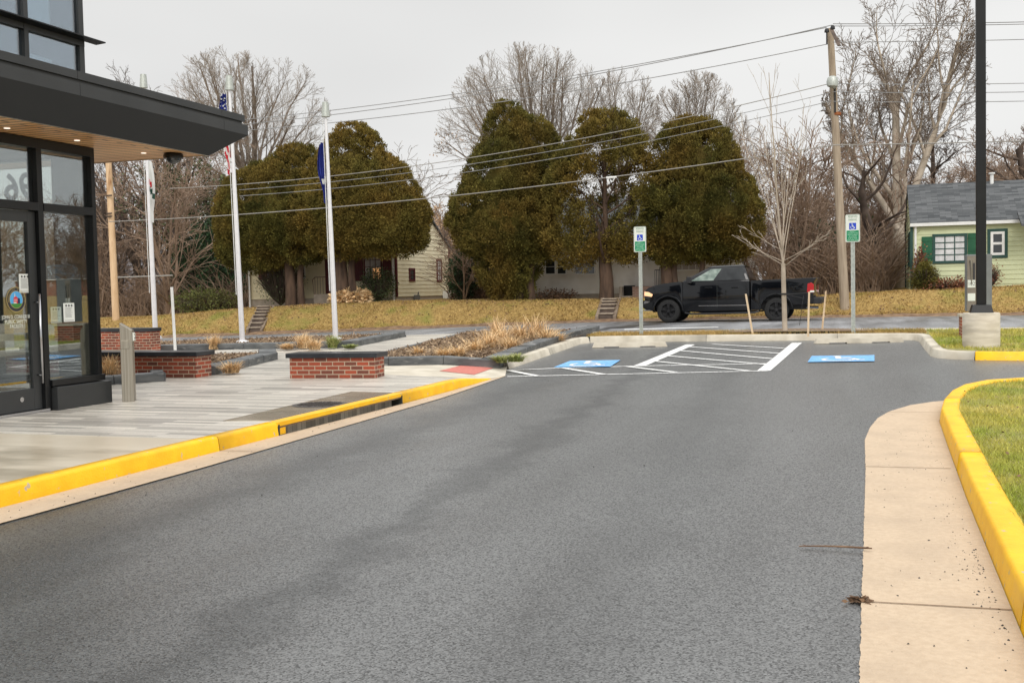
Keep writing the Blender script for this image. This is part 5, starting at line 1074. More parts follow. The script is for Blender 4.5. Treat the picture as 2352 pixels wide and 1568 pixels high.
for y_, s_ in ((0, -1), (Wd, 1)):
    o = s_*.006
    hd = MB().add([(.045, y_+o, .94), (.30, y_+o, .90), (.34, y_+o, .98), (.20, y_+o, 1.06), (.05, y_+o, 1.08), (.03, y_-s_*.3, .95), (.03, y_-s_*.3, 1.08)], [(0, 1, 2, 3, 4), (0, 4, 6, 5)]).build('headlight', m_head, T)
    tl = MB().ext([(5.44, .96), (5.46, 1.24), (5.58, 1.28), (5.66, 1.22), (5.655, .94)], 'y', *sorted((y_-s_*.10, y_+s_*.008))).build('tail_light', m_tail, T, bevel=.012)
    MB().ext([(5.54, .96), (5.545, 1.02), (5.67, 1.02), (5.67, .96)], 'y', *sorted((y_-s_*.05, y_+s_*.018))).build('reversing_lens', m_signw, tl)
    MB().hexa([(1.50, y_, 1.33), (1.68, y_, 1.33), (1.70, y_+s_*.24, 1.33), (1.54, y_+s_*.24, 1.33)][::1], [(1.50, y_, 1.46), (1.68, y_, 1.44), (1.70, y_+s_*.24, 1.56), (1.54, y_+s_*.24, 1.56)]).build('wing_mirror', m_plast, T, bevel=.02)
    for hx_ in (2.12, 3.0): MB().box(hx_, hx_+.24, *sorted((y_, y_+s_*.035)), 1.15, 1.19).build('door_handle', m_truck, T, bevel=.01)
    MB().tube([(1.45, y_+s_*.06, .34), (1.7, y_+s_*.10, .30), (3.75, y_+s_*.10, .32), (3.9, y_+s_*.05, .36)], .03, 8).build('side_step', m_rim, T, smooth=True)
    MB().box(1.9, 3.58, *sorted((y_, y_+s_*.012)), .56, .58).build('door_molding', m_chrome, T)
    MB().box(2.52, 2.532, *sorted((y_, y_+s_*.003)), .5, 1.36).build('door_gap', m_innerd, T)
MB().ext([(-.02, .52), (-.05, .62), (-.03, .76), (.10, .80), (.28, .74), (.30, .50), (.12, .44)], 'y', .02, Wd-.02).build('front_bumper', m_truck, T, bevel=.03, smooth=True)
MB().ext([(.02, .66), (.05, .77), (.24, .74), (.16, .69)], 'y', -.012, .015).build('fog_lamp_bezel', m_chrome, T)
MB().ext([(-.03, .42), (.0, .46), (.30, .46), (.30, .41)], 'y', .05, Wd-.05).build('air_dam', m_chrome, T, bevel=.01)
MB().box(.0, .06, .5, Wd-.5, .82, 1.10).build('grille', m_plast, T, bevel=.01)
MB().ext([(5.50, .58), (5.52, .78), (5.86, .80), (5.90, .72), (5.86, .58)], 'y', .03, Wd-.03).build('rear_bumper', m_plast, T, bevel=.03)
MB().tube([(5.3, .35, .48), (5.78, .35, .46)], .05, 10).build('exhaust', m_chrome, T); MB().box(.4, 5.4, .3, Wd-.3, .40, .62).build('chassis', m_plast, T)
for wx in (.86, 4.46): MB().box(wx-.5, wx+.5, .30, Wd-.30, .62, 1.0).build('wheel_well', m_plast, T)
MB().tube([(4.46, .25, .40), (4.46, Wd-.25, .40)], .07, 8).build('axle', m_plast, T); MB().tube([(.86, .25, .40), (.86, Wd-.25, .40)], .06, 8).build('axle', m_plast, T)
MB().tube([(.9, 0.02, .02), (.9, 0.02, .021)], .001, 4) if False else None
#==TREES==
# ================================================================== VEGETATION
def norm(v): return v/np.maximum(np.linalg.norm(v, axis=-1, keepdims=True), 1e-9)
def grow(rg, stems, levels, env=None):
    """stems: list of (base, dir, length, radius); levels: dicts k,t0,ratio,ang,rr,trop,gn,n. Returns [(P (N,n,3), R (N,n))...]"""
    out = []; b = np.array([s[0] for s in stems], float); d = norm(np.array([s[1] for s in stems], float)); Ln = np.array([s[2] for s in stems], float); r = np.array([s[3] for s in stems], float)
    for li, lv in enumerate(levels):
        n = lv.get('n', 5); P = [b]; D = d; dirs = [d]; st = (Ln/(n-1))[:, None]
        for i in range(n-1):
            D = norm(D+rg.normal(0, lv['gn'], D.shape)+np.array([0, 0, lv['trop']])); P.append(P[-1]+D*st); dirs.append(D)
        P = np.stack(P, 1); dirs = np.stack(dirs, 1); f = np.linspace(0, 1, n); last = li == len(levels)-1
        Rr = r[:, None]*(1-f*(lv.get('taper', .8)))[None]; out.append((P, Rr))
        if last: break
        nx = levels[li+1]; k = nx['k']; N_ = len(P)
        t = (np.arange(k)[None]+rg.random((N_, k)))/k; t = nx['t0']+(1-nx['t0'])*t; t = np.clip(t, 0, .999); fi = t*(n-1); i0 = fi.astype(int); fr_ = (fi-i0)[..., None]
        rows = np.arange(N_)[:, None]; pb = P[rows, i0]*(1-fr_)+P[rows, i0+1]*fr_; pd = dirs[rows, np.minimum(i0+1, n-1)]; pr = Rr[rows, i0]*(1-fr_[..., 0])+Rr[rows, i0+1]*fr_[..., 0]
        az = rg.random((N_, 1))*6.28+np.arange(k)[None]*2.4+rg.normal(0, .35, (N_, k)); ref = np.where(np.abs(pd[..., 2:3]) < .9, np.array([0, 0, 1.]), np.array([1., 0, 0])); u = norm(np.cross(pd, ref)); v = np.cross(pd, u)
        an = nx['ang']*(1+rg.normal(0, .2, (N_, k))); cd_ = pd*np.cos(an)[..., None]+(u*np.cos(az)[..., None]+v*np.sin(az)[..., None])*np.sin(an)[..., None]
        ln = Ln[:, None]*nx['ratio']*(1-nx.get('fall', .45)*t)*(1+rg.normal(0, .15, (N_, k))); cr2 = np.minimum(pr*nx['rr'], pr*.9)
        b, d, Ln, r = pb.reshape(-1, 3), norm(cd_.reshape(-1, 3)), np.abs(ln.reshape(-1)), np.maximum(cr2.reshape(-1), .004)
        if env is not None:
            ec, er = env; q0 = (b-ec)/er; q1 = d*Ln[:, None]/er; A_ = (q1**2).sum(1); B_ = (q0*q1).sum(1); C_ = (q0**2).sum(1)-1; dis = B_*B_-A_*C_
            ex = (-B_+np.sqrt(np.maximum(dis, 0)))/A_; tt = np.where((dis > 0) & (ex > 0), ex, .3); Ln = Ln*np.clip(tt*rg.uniform(.85, 1.02, len(tt)), .12, 1)
    return out
def tubes(P, Rr, k):
    N_, n, _ = P.shape; T_ = norm(np.gradient(P, axis=1)); ref = np.where(np.abs(T_[..., 2:3]) < .95, np.array([0, 0, 1.]), np.array([1., 0, 0])); u = norm(np.cross(T_, ref)); v = np.cross(T_, u)
    a = np.arange(k)*2*np.pi/k; V = P[:, :, None]+(u[:, :, None]*np.cos(a)[None, None, :, None]+v[:, :, None]*np.sin(a)[None, None, :, None])*Rr[:, :, None, None]; V = V.reshape(-1, 3)
    base = (np.arange(N_)*n*k)[:, None, None]; i = np.arange(n-1)[None, :, None]*k; j = np.arange(k)[None, None]; j2 = (np.arange(k)+1) % k
    A = base+i+j; B_ = base+i+j2[None, None]; C_ = B_+k; D_ = A+k; return V, np.stack([A, B_, C_, D_], -1).reshape(-1, 4)
def join(parts):
    V = []; Fa = []; o = 0
    for v, f in parts: V.append(v); Fa.append(f+o); o += len(v)
    return np.concatenate(V), np.concatenate(Fa)
def quads(P, D, ln, wd, rg):
    """small kite-shaped leaves at P pointing along D"""
    N_ = len(P); D = norm(D); s = norm(np.cross(D, norm(rg.normal(size=(N_, 3))))); ln = np.broadcast_to(ln, N_)[:, None]; wd = np.broadcast_to(wd, N_)[:, None]
    V = np.stack([P, P+D*ln*.5+s*wd*.5, P+D*ln, P+D*ln*.5-s*wd*.5], 1).reshape(-1, 3); return V, np.arange(N_*4).reshape(-1, 4)
def bare_tree(name, label, base, stems, levels, mat, mat2=None, seed=0, group=None, leaf=None, ivy=None, rmin=0., env=None):
    rg = np.random.default_rng(seed); base = np.array(base, float); t = thing(name, label, 'tree', base, group)
    if env:
        xa_, xb_, ya_, yb_ = env; y_ = base[1]; e0, e1 = hy(xa_, (ya_+yb_)/2, y_), hy(xb_, (ya_+yb_)/2, y_); zt_, zb_ = hy((xa_+xb_)/2, ya_, y_)[2], hy((xa_+xb_)/2, yb_, y_)[2]
        rx_ = (e1[0]-e0[0])/2; env = (np.array([(e0[0]+e1[0])/2, y_, (zt_+zb_)/2]), np.array([rx_, rx_*.9, (zt_-zb_)/2]))
    out = grow(rg, [(base+np.array(o), d, L_, r) for o, d, L_, r in stems], levels, env)
    sides = [9, 6, 4, 3, 3, 3]
    bulk('trunk', *join([tubes(P, np.maximum(Rr, rmin), sides[i]) for i, (P, Rr) in enumerate(out[:2])]), mat, t, smooth=True)
    bulk('crown', *join([tubes(P, np.maximum(Rr, rmin), sides[i+2]) for i, (P, Rr) in enumerate(out[2:])]), mat2 or mat, t)
    if leaf:
        P = out[-1][0][:, -2]; sel = rg.random(len(P)) < leaf['p']
        if 'zone' in leaf: z_ = leaf['zone']; sel &= np.array([z_(p) for p in P])
        P = P[sel]; m_ = leaf.get('m', 3); P = np.repeat(P, m_, 0)+rg.normal(0, leaf['sp'], (len(P)*m_, 3)); D = rg.normal(size=P.shape)+np.array([0, 0, -.6]); bulk('leaves', *quads(P, D, leaf['s']*(.7+.6*rg.random(len(P))), leaf['s']*.6, rg), leaf['mat'], t)
    if ivy:
        PP = []
        for P, Rr in out[:ivy.get('lv', 2)]:
            n = P.shape[1]
            for i in range(n-1):
                for k in range(ivy['n']): 
                    f = rg.random((len(P), 1)); q = P[:, i]*(1-f)+P[:, i+1]*f; q = q+norm(rg.normal(size=q.shape))*(Rr[:, i:i+1]+rg.random((len(P), 1))*ivy['r']); PP.append(q)
        P = np.concatenate(PP); P = P[(P[:, 2] < base[2]+ivy['h'])]; bulk('ivy', *quads(P, rg.normal(size=P.shape)+np.array([0, 0, .3]), .14, .11, rg), ivy.get('mat', m_ivy), t)
    return t
def lv(k, t0, ratio, ang, rr=.6, trop=.05, gn=.12, n=5, fall=.45, taper=.8): return dict(k=k, t0=t0, ratio=ratio, ang=ang, rr=rr, trop=trop, gn=gn, n=n, fall=fall, taper=taper)
def at(px, py, y): p = hy(px, py, y); return np.array([p[0], y, float(terr(p[0], y))-.1])
def hgt(px, py, y): return hy(px, py, y)[2]
def fan_tree(label, bpx, y, fork_py, env, nl, seed, mat, r0=.36, ups=.25, leaf=None, ivy=None, kk=(9, 8, 6)):
    """bare tree whose main limbs fan from a fork to fill a domed crown"""
    b = at(bpx, 690, y); rg = np.random.default_rng(seed); xa_, xb_, ya_, yb_ = env
    e0, e1 = hy(xa_, (ya_+yb_)/2, y), hy(xb_, (ya_+yb_)/2, y); zt_, zb_ = hy((xa_+xb_)/2, ya_, y)[2], hy((xa_+xb_)/2, yb_, y)[2]
    ec = np.array([(e0[0]+e1[0])/2, y, (zt_+zb_)/2]); er = np.array([(e1[0]-e0[0])/2, (e1[0]-e0[0])*.42, (zt_-zb_)/2]); fk = np.array([b[0]*.7+ec[0]*.3, y, hgt(bpx, fork_py, y)])
    st = [((0, 0, 0), tuple(fk-b), np.linalg.norm(fk-b)*1.05, r0)]
    for i in range(nl):
        f = (i+.5)/nl*2-1; dy = rg.uniform(-1, 1)*math.sqrt(1-f*f)*.85; up = math.sqrt(max(0, 1-f*f-dy*dy)); tgt = ec+er*np.array([f*.97, dy, up if abs(f) < .9 else rg.uniform(0, .4)])
        o = fk-b-(fk-b)*rg.uniform(0, .22); d = tgt-(b+o); Ld = np.linalg.norm(d); d = d/Ld-np.array([0, 0, .0]); st.append((tuple(o), tuple(d), Ld*rg.uniform(.9, 1), r0*rg.uniform(.22, .38)))
    return bare_tree('bare_tree', label, b, st, [lv(1, 0, 1, 0, n=9, gn=.045, taper=.82, trop=.0), lv(kk[0], .18, .40, .50, .5, .035, .07, 6, .35), lv(kk[1], .15, .50, .5, .45, .03, .09, 5, .35), lv(kk[2], .1, .55, .5, .5, .02, .1, 4, .4)], mat, m_twig, seed, rmin=.0075, env=env, leaf=leaf, ivy=ivy)
fan_tree('big bare spreading tree rising behind the left cedar', 592, 57, 415, (375, 770, 100, 560), 15, 11, m_bark, .42, ivy=dict(n=10, r=.2, h=8, lv=1))
fan_tree('wide domed bare tree behind the two middle cedars', 1262, 59, 470, (1005, 1440, 95, 600), 19, 24, m_bark, .42, leaf=dict(p=.2, m=2, sp=.12, s=.13, mat=m_leafo, zone=lambda p: p[0] < hy(1120, 300, 59)[0] and p[2] < hgt(1100, 290, 59)))
fan_tree('fine twigged bare tree peeking between the second and third right cedars', 1430, 62, 420, (1350, 1530, 142, 520), 10, 5, m_bark, .26)
fan_tree('bare tree fanning out behind the rightmost cedar', 1600, 60, 420, (1470, 1730, 160, 560), 13, 8, m_bark, .28)
fan_tree('small bare tree rising from the brush right of the rightmost cedar', 1690, 64, 520, (1625, 1790, 260, 620), 9, 9, m_bark, .2, kk=(7, 6, 5))
# sycamore
b = at(2062, 660, 52); Hh = hgt(2110, -40, 52)-b[2]
bare_tree('bare_sycamore', 'tall pale barked bare sycamore between the wooden pole and black lamp post', b, [((0, 0, 0), (.06, 0, 1), Hh*.68, .30), ((.1, .1, Hh*.22), (.50, .1, 1), Hh*.62, .19), ((0, 0, Hh*.20), (-.62, .1, 1), Hh*.50, .16)],
          [lv(1, 0, 1, 0, n=7, gn=.05, taper=.55, trop=.06), lv(10, .25, .62, .55, .55, .05, .10, 8, .3), lv(8, .2, .5, .55, .45, .03, .15, 6, .35), lv(7, .15, .5, .6, .42, .02, .16, 5, .4), lv(5, .1, .55, .6, .5, .02, .16, 4, .4)], m_barkp, m_bark, 31, rmin=.0095, env=(1885, 2285, -90, 600))
b = at(2010, 660, 50.5); Hh = hgt(2000, 330, 50.5)-b[2]
bare_tree('bare_tree', 'crooked mossy bare tree leaning left in front of the pale sycamore', b, [((.4, 0, 0), (-.15, 0, 1), Hh*.85, .30)],
          [lv(1, 0, 1, 0, n=7, gn=.14, taper=.6, trop=.1), lv(8, .3, .62, .9, .5, .05, .2, 6, .25), lv(6, .2, .55, .7, .5, .03, .2, 5, .35), lv(5, .15, .5, .65, .5, .02, .2, 4, .4), lv(4, .1, .5, .6, .55, .02, .2, 3, .4)], m_barkd, m_barkt, 41, rmin=.0095, ivy=dict(n=8, r=.12, h=5, lv=1))
b = at(2150, 650, 58); Hh = hgt(2150, 230, 58)-b[2]
bare_tree('bare_tree', 'dark crooked bare tree above the left end of the green house roof', b, [((0, 0, 0), (-.03, 0, 1), Hh*.8, .24)],
          [lv(1, 0, 1, 0, n=8, gn=.1, taper=.7, trop=.1), lv(11, .35, .48, .95, .5, .05, .18, 6, .25), lv(6, .2, .5, .7, .5, .03, .2, 4, .35), lv(5, .15, .5, .65, .5, .02, .2, 4, .4), lv(4, .1, .5, .6, .55, .02, .2, 3, .4)], m_barkd, m_barkd, 43, rmin=.0095)
b = at(2400, 650, 56); Hh = hgt(2390, 120, 56)-b[2]
bare_tree('bare_tree', 'dense bare tree at the right edge behind the green house', b, [((0, 0, 0), (-.05, 0, 1), Hh*.6, .34)],
          [lv(1, 0, 1, 0, n=6, gn=.06, taper=.6, trop=.1), lv(11, .25, .70, .8, .5, .05, .12, 6, .35), lv(7, .2, .5, .7, .5, .03, .16, 5, .35), lv(6, .15, .5, .65, .5, .02, .17, 4, .4), lv(5, .1, .5, .6, .55, .02, .16, 3, .4)], m_barkd, m_barkt, 47, rmin=.0095)
# ivy clad trees on the left
b = at(468, 720, 52); Hh = hgt(430, 240, 52)-b[2]
bare_tree('ivy_clad_tree', 'crooked tree wrapped in dark ivy left of the middle flagpole', b, [((0, 0, 0), (.06, 0, 1), Hh*.6, .30), ((-.8, .3, 0), (-.2, 0, 1), Hh*.75, .24)],
          [lv(1, 0, 1, 0, n=8, gn=.12, taper=.6, trop=.1), lv(11, .3, .6, .75, .5, .05, .15, 7, .3), lv(7, .2, .55, .7, .5, .01, .16, 5, .35), lv(6, .15, .5, .65, .5, .0, .17, 4, .4), lv(4, .1, .5, .6, .55, .0, .16, 3, .4)], m_barkd, m_barkt, 53, rmin=.0095, ivy=dict(n=42, r=.5, h=8.5, lv=2))
b = at(345, 720, 55); Hh = hgt(330, 180, 55)-b[2]
bare_tree('bare_tree', 'bare tree with long slanting limbs seen under the canopy between the left pole and flagpole', b, [((0, 0, 0), (-.35, 0, 1), Hh*.7, .26), ((.3, 0, 0), (-.1, .1, 1), Hh*.7, .22)],
          [lv(1, 0, 1, 0, n=7, gn=.05, taper=.5, trop=.04), lv(11, .15, .62, .55, .5, .03, .10, 6, .3), lv(7, .2, .55, .5, .5, .02, .12, 5, .35), lv(6, .15, .5, .5, .5, .02, .12, 4, .4), lv(4, .1, .5, .5, .55, .02, .14, 3, .4)], m_barkd, m_barkd, 59, rmin=.0095)
b = at(430, 700, 63); Hh = hgt(440, 130, 63)-b[2]
bare_tree('bare_tree', 'pale hazy bare tree rising left of the big spreading one above the canopy roof', b, [((0, 0, 0), (.0, 0, 1), Hh*.4, .28)],
          [lv(1, 0, 1, 0, n=5, gn=.05, taper=.5, trop=.04), lv(8, .5, 1.3, .45, .5, .05, .08, 7, .2), lv(7, .2, .5, .5, .5, .04, .1, 5, .35), lv(6, .15, .5, .5, .5, .03, .12, 4, .4), lv(5, .1, .5, .5, .55, .03, .14, 3, .4)], m_bark, m_barkt, 61, rmin=.0095, env=(330, 560, 120, 520))
b = at(262, 730, 50); Hh = hgt(250, 330, 50)-b[2]
bare_tree('bare_tree', 'dark many stemmed bare tree beside the fresh tan pole', b, [((0, 0, 0), (-.1, 0, 1), Hh*.8, .15), ((.3, 0, 0), (.12, 0, 1), Hh*.7, .12)],
          [lv(1, 0, 1, 0, n=7, gn=.06, taper=.5, trop=.04), lv(12, .1, .45, .65, .5, .04, .12, 6, .3), lv(7, .2, .5, .6, .5, .02, .14, 4, .35), lv(5, .15, .5, .5, .5, .02, .14, 4, .4)], m_barkd, m_barkd, 67, rmin=.0095)
# oak with dead leaves between the houses
b = at(1020, 690, 55); Hh = hgt(1040, 400, 55)-b[2]
bare_tree('oak_tree', 'small oak keeping its tan dead leaves between cream house and cedar', b, [((0, 0, 0), (.05, 0, 1), Hh*.55, .18)],
          [lv(1, 0, 1, 0, n=6, gn=.06, taper=.6, trop=.05), lv(11, .2, .75, .8, .5, .02, .12, 6, .35), lv(7, .2, .5, .7, .5, .0, .16, 4, .35), lv(6, .15, .5, .65, .5, .0, .17, 4, .4)], m_barkd, m_barkt, 71, rmin=.01, leaf=dict(p=.9, m=6, sp=.16, s=.15, mat=m_leafo))
b = at(905, 690, 66); Hh = hgt(900, 265, 66)-b[2]
bare_tree('bare_tree', 'gnarled bare tree behind the top right of the cream house cedar', b, [((0, 0, 0), (.1, 0, 1), Hh*.6, .2)],
          [lv(1, 0, 1, 0, n=6, gn=.08, taper=.6, trop=.05), lv(9, .3, .75, .7, .5, .02, .2, 7, .25), lv(7, .2, .5, .7, .5, .0, .25, 5, .35), lv(6, .15, .5, .65, .5, .0, .25, 4, .4)], m_bark, m_bark, 73, rmin=.013)
# thicket: three prototypes, then copies
protos = []
TL = 'bare brown sapling in the thicket behind the houses'
for k, (sd, kk) in enumerate(((81, 0), (82, 1), (83, 2))):
    p = (-13.+k*1.5, 56.+k*2, float(terr(-13, 56))-.1)
    st = [((rng.normal(0, .4), rng.normal(0, .4), 0), (rng.normal(0, .12), rng.normal(0, .12), 1), 3.6+k*.8, .048+.014*k) for _ in range(3)]
    protos.append(bare_tree('sapling', TL, p, st, [lv(1, 0, 1, 0, n=6, gn=.08, taper=.6, trop=.05), lv(9, .1, .55, .7, .6, .05, .14, 5, .3), lv(7, .15, .5, .6, .6, .03, .16, 4, .3), lv(6, .1, .55, .6, .6, .03, .17, 3, .3)], m_barkt, m_barkt, sd, 'saplings in the thicket', rmin=.011))
def free(x, y):
    for (a, b_, c, d) in ((-29, -19.3, 45, 54), (-15, -4, 45, 54.5), (.5, 12, 43.2, 52), (-58, -43, 59, 69), (59, 72, 95, 108)):
        if a < x < b_ and c < y < d: return False
    return True
def zone_label(x):
    if x < -30: return 'bare brown sapling in the thicket left of the cream house', 'saplings left of the cream house'
    if x < -19.3: return 'bare brown sapling behind the cream house', 'saplings behind the cream house'
    if x < -13.8: return 'bare brown sapling in the gap between the cream and white houses', 'saplings between the cream and white houses'
    if x < -4.3: return 'bare brown sapling behind the white house', 'saplings behind the white house'
    if x < 1.3: return 'bare brown sapling in the thicket between the white and green houses', 'saplings left of the green house'
    return 'bare brown sapling behind the green house roof', 'saplings behind the green house'
for o in protos: o['label'], o['group'] = zone_label(o.location.x)
n_ = 0; rr2 = np.random.default_rng(99)
while n_ < 150:
    y_ = rr2.uniform(47, 74); x_ = rr2.uniform(-62, 26)
    if not free(x_, y_) or (x_ > 1 and y_ < 53): continue
    if -6 < x_ < 12 and rr2.random() < .08: continue
    if y_ < 49.5 and not (-19 < x_ < -15.5 or -4 < x_ < 0 or x_ < -31): continue
    lb, gp = zone_label(x_)
    n_ += 1; o = dup(protos[n_ % 3], (x_, y_, float(terr(x_, y_))-.15), lb, rr2.uniform(0, 6.28), rr2.uniform(.7, 1.35) if x_ < -31 else rr2.uniform(.6, 1.0) if x_ < -6 else rr2.uniform(.75, 1.2)); o['group'] = gp
for k in range(34):   # beyond the right edge, seen mirrored in the glass
    x_ = rr2.uniform(45, 110); y_ = rr2.uniform(110, 128); o = dup(protos[k % 3], (x_, y_, float(terr(x_, y_))-.15), 'tall bare tree standing far off, mirrored in the lobby glass', rr2.uniform(0, 6.28), rr2.uniform(1.5, 2.4)); o['group'] = 'far trees mirrored in the glass'
# undergrowth: one tangle of arching stems
P = []; Rr = []
rg = np.random.default_rng(5)
zones = [(-62, -30, 47.5, 60, 6000), (-30, -19.5, 54.5, 60, 1500), (-19.3, -14.2, 48, 60, 3600), (-4.2, .8, 46, 60, 5500), (1, 14, 52, 60, 2200)]
for (a, b_, c, d, n) in zones:
    x = rg.uniform(a, b_, n); y = c+(d-c)*rg.random(n)**1.3; L_ = rg.uniform(.8, 4.2, n)*rg.uniform(.5, 1, n); az = rg.uniform(0, 6.28, n); ln_ = rg.uniform(.2, 1.1, n); z = terr(x, y)-.05
    f = np.linspace(0, 1, 5)[None]; hx_ = L_[:, None]*f**1.5*ln_[:, None]; zz_ = L_[:, None]*(f-.35*f**2*ln_[:, None])
    P.append(np.stack([x[:, None]+np.cos(az)[:, None]*hx_+rg.normal(0, .06, (n, 5)), y[:, None]+np.sin(az)[:, None]*hx_, z[:, None]+zz_], -1)); Rr.append(np.linspace(.018, .009, 5)[None]*np.ones((n, 1)))
P = np.concatenate(P); Rr = np.concatenate(Rr)
o = bulk('undergrowth', *tubes(P, Rr, 3), m_barkt, kind='stuff'); tag(o, 'tangled brown brush and bare stems filling the ground between the houses', 'undergrowth')
n = 9000; x = np.concatenate([rg.uniform(-62, -31, n//2), rg.uniform(-19, -14.5, n//4), rg.uniform(-4, .8, n//4)]); y = 47.5+9*rg.random(len(x)); Q = np.stack([x, y, terr(x, y)+rg.uniform(0, .25, len(x))], -1)
o = bulk('leaf_litter', *quads(Q, rg.normal(size=Q.shape), .16, .12, rg), m_litter, kind='stuff'); tag(o, 'brown fallen leaves under the brush between the houses', 'leaf litter')
# ---------------------------------------------------------------- young tree on the kerb island
q = hg(1803, 762, .17); top = hy(1800, 600, q[1]); b = np.array(q); Lh = top[2]-q[2]
yt = thing('young_tree', 'young bare pale barked tree staked on the kerb island before the pickup', 'tree', b)
out = grow(np.random.default_rng(15), [(b-np.array([0, 0, .05]), ((top[0]-b[0])/Lh, 0, 1), Lh, .065)], [lv(1, 0, 1, 0, n=6, gn=.004, taper=.2, trop=0)])
rg = np.random.default_rng(77); st = []; tb = out[0][0][0, -1]; hh_ = hy(1750, 150, q[1])[2]-tb[2]
st.append((tb-np.array([0, 0, .05]), (-.09, 0, 1), hh_*.97, .032))
for i in range(9):
    a = i*2.4+.5; f = (i/11)*.25; sp = rg.uniform(.10, .30); st.append((tb+np.array([-.09*f*hh_*.5, 0, f*hh_*.5-.05]), (math.cos(a)*sp-.08, math.sin(a)*sp, 1), hh_*rg.uniform(.6, .92)*(1-f*.5), .014))
for tx in ((-.95, .1, .55), (-1.1, -.2, .4), (.9, 0, .35), (-.9, .5, .45), (.8, -.5, .5)): st.append((tb+np.array([0, 0, rg.uniform(-.12, .35)]), tx, hh_*rg.uniform(.24, .32), .009))
o2 = grow(rg, st, [lv(1, 0, 1, 0, n=9, gn=.03, taper=.75, trop=.035), lv(5, .3, .30, .34, .5, .05, .03, 5, .5), lv(2, .3, .45, .4, .55, .04, .04, 4, .3)])
bulk('trunk', *tubes(*out[0], 10), m_barkp, yt, smooth=True)
bulk('crown', *join([tubes(P, np.maximum(Rr, .0038), [6, 4, 3][i]) for i, (P, Rr) in enumerate(o2)]), m_barkp, yt)
zt_ = hy(1803, 675, q[1])[2]; MB().tube([(top[0]*.5+b[0]*.5-.01, q[1], zt_-.02), (top[0]*.5+b[0]*.5-.01, q[1], zt_+.02)], .072, 12).tube([(top[0]*.5+b[0]*.5, q[1]-.06, zt_), (b[0]+.25, q[1]-.35, zt_+.0), (hy(1858, 672, q[1])[0], q[1]-.5, zt_+.02)], .010, 5).tube([(top[0]*.5+b[0]*.5, q[1]-.06, zt_), (b[0]+.45, q[1], zt_-.12), (hy(1895, 672, q[1])[0]-.5, q[1]+.1, zt_-.05), (hy(1840, 690, q[1])[0], q[1], zt_-.45), (hy(1836, 700, q[1])[0], q[1], zt_-.75)], .006, 5).build('tie_strap', m_plast, yt)
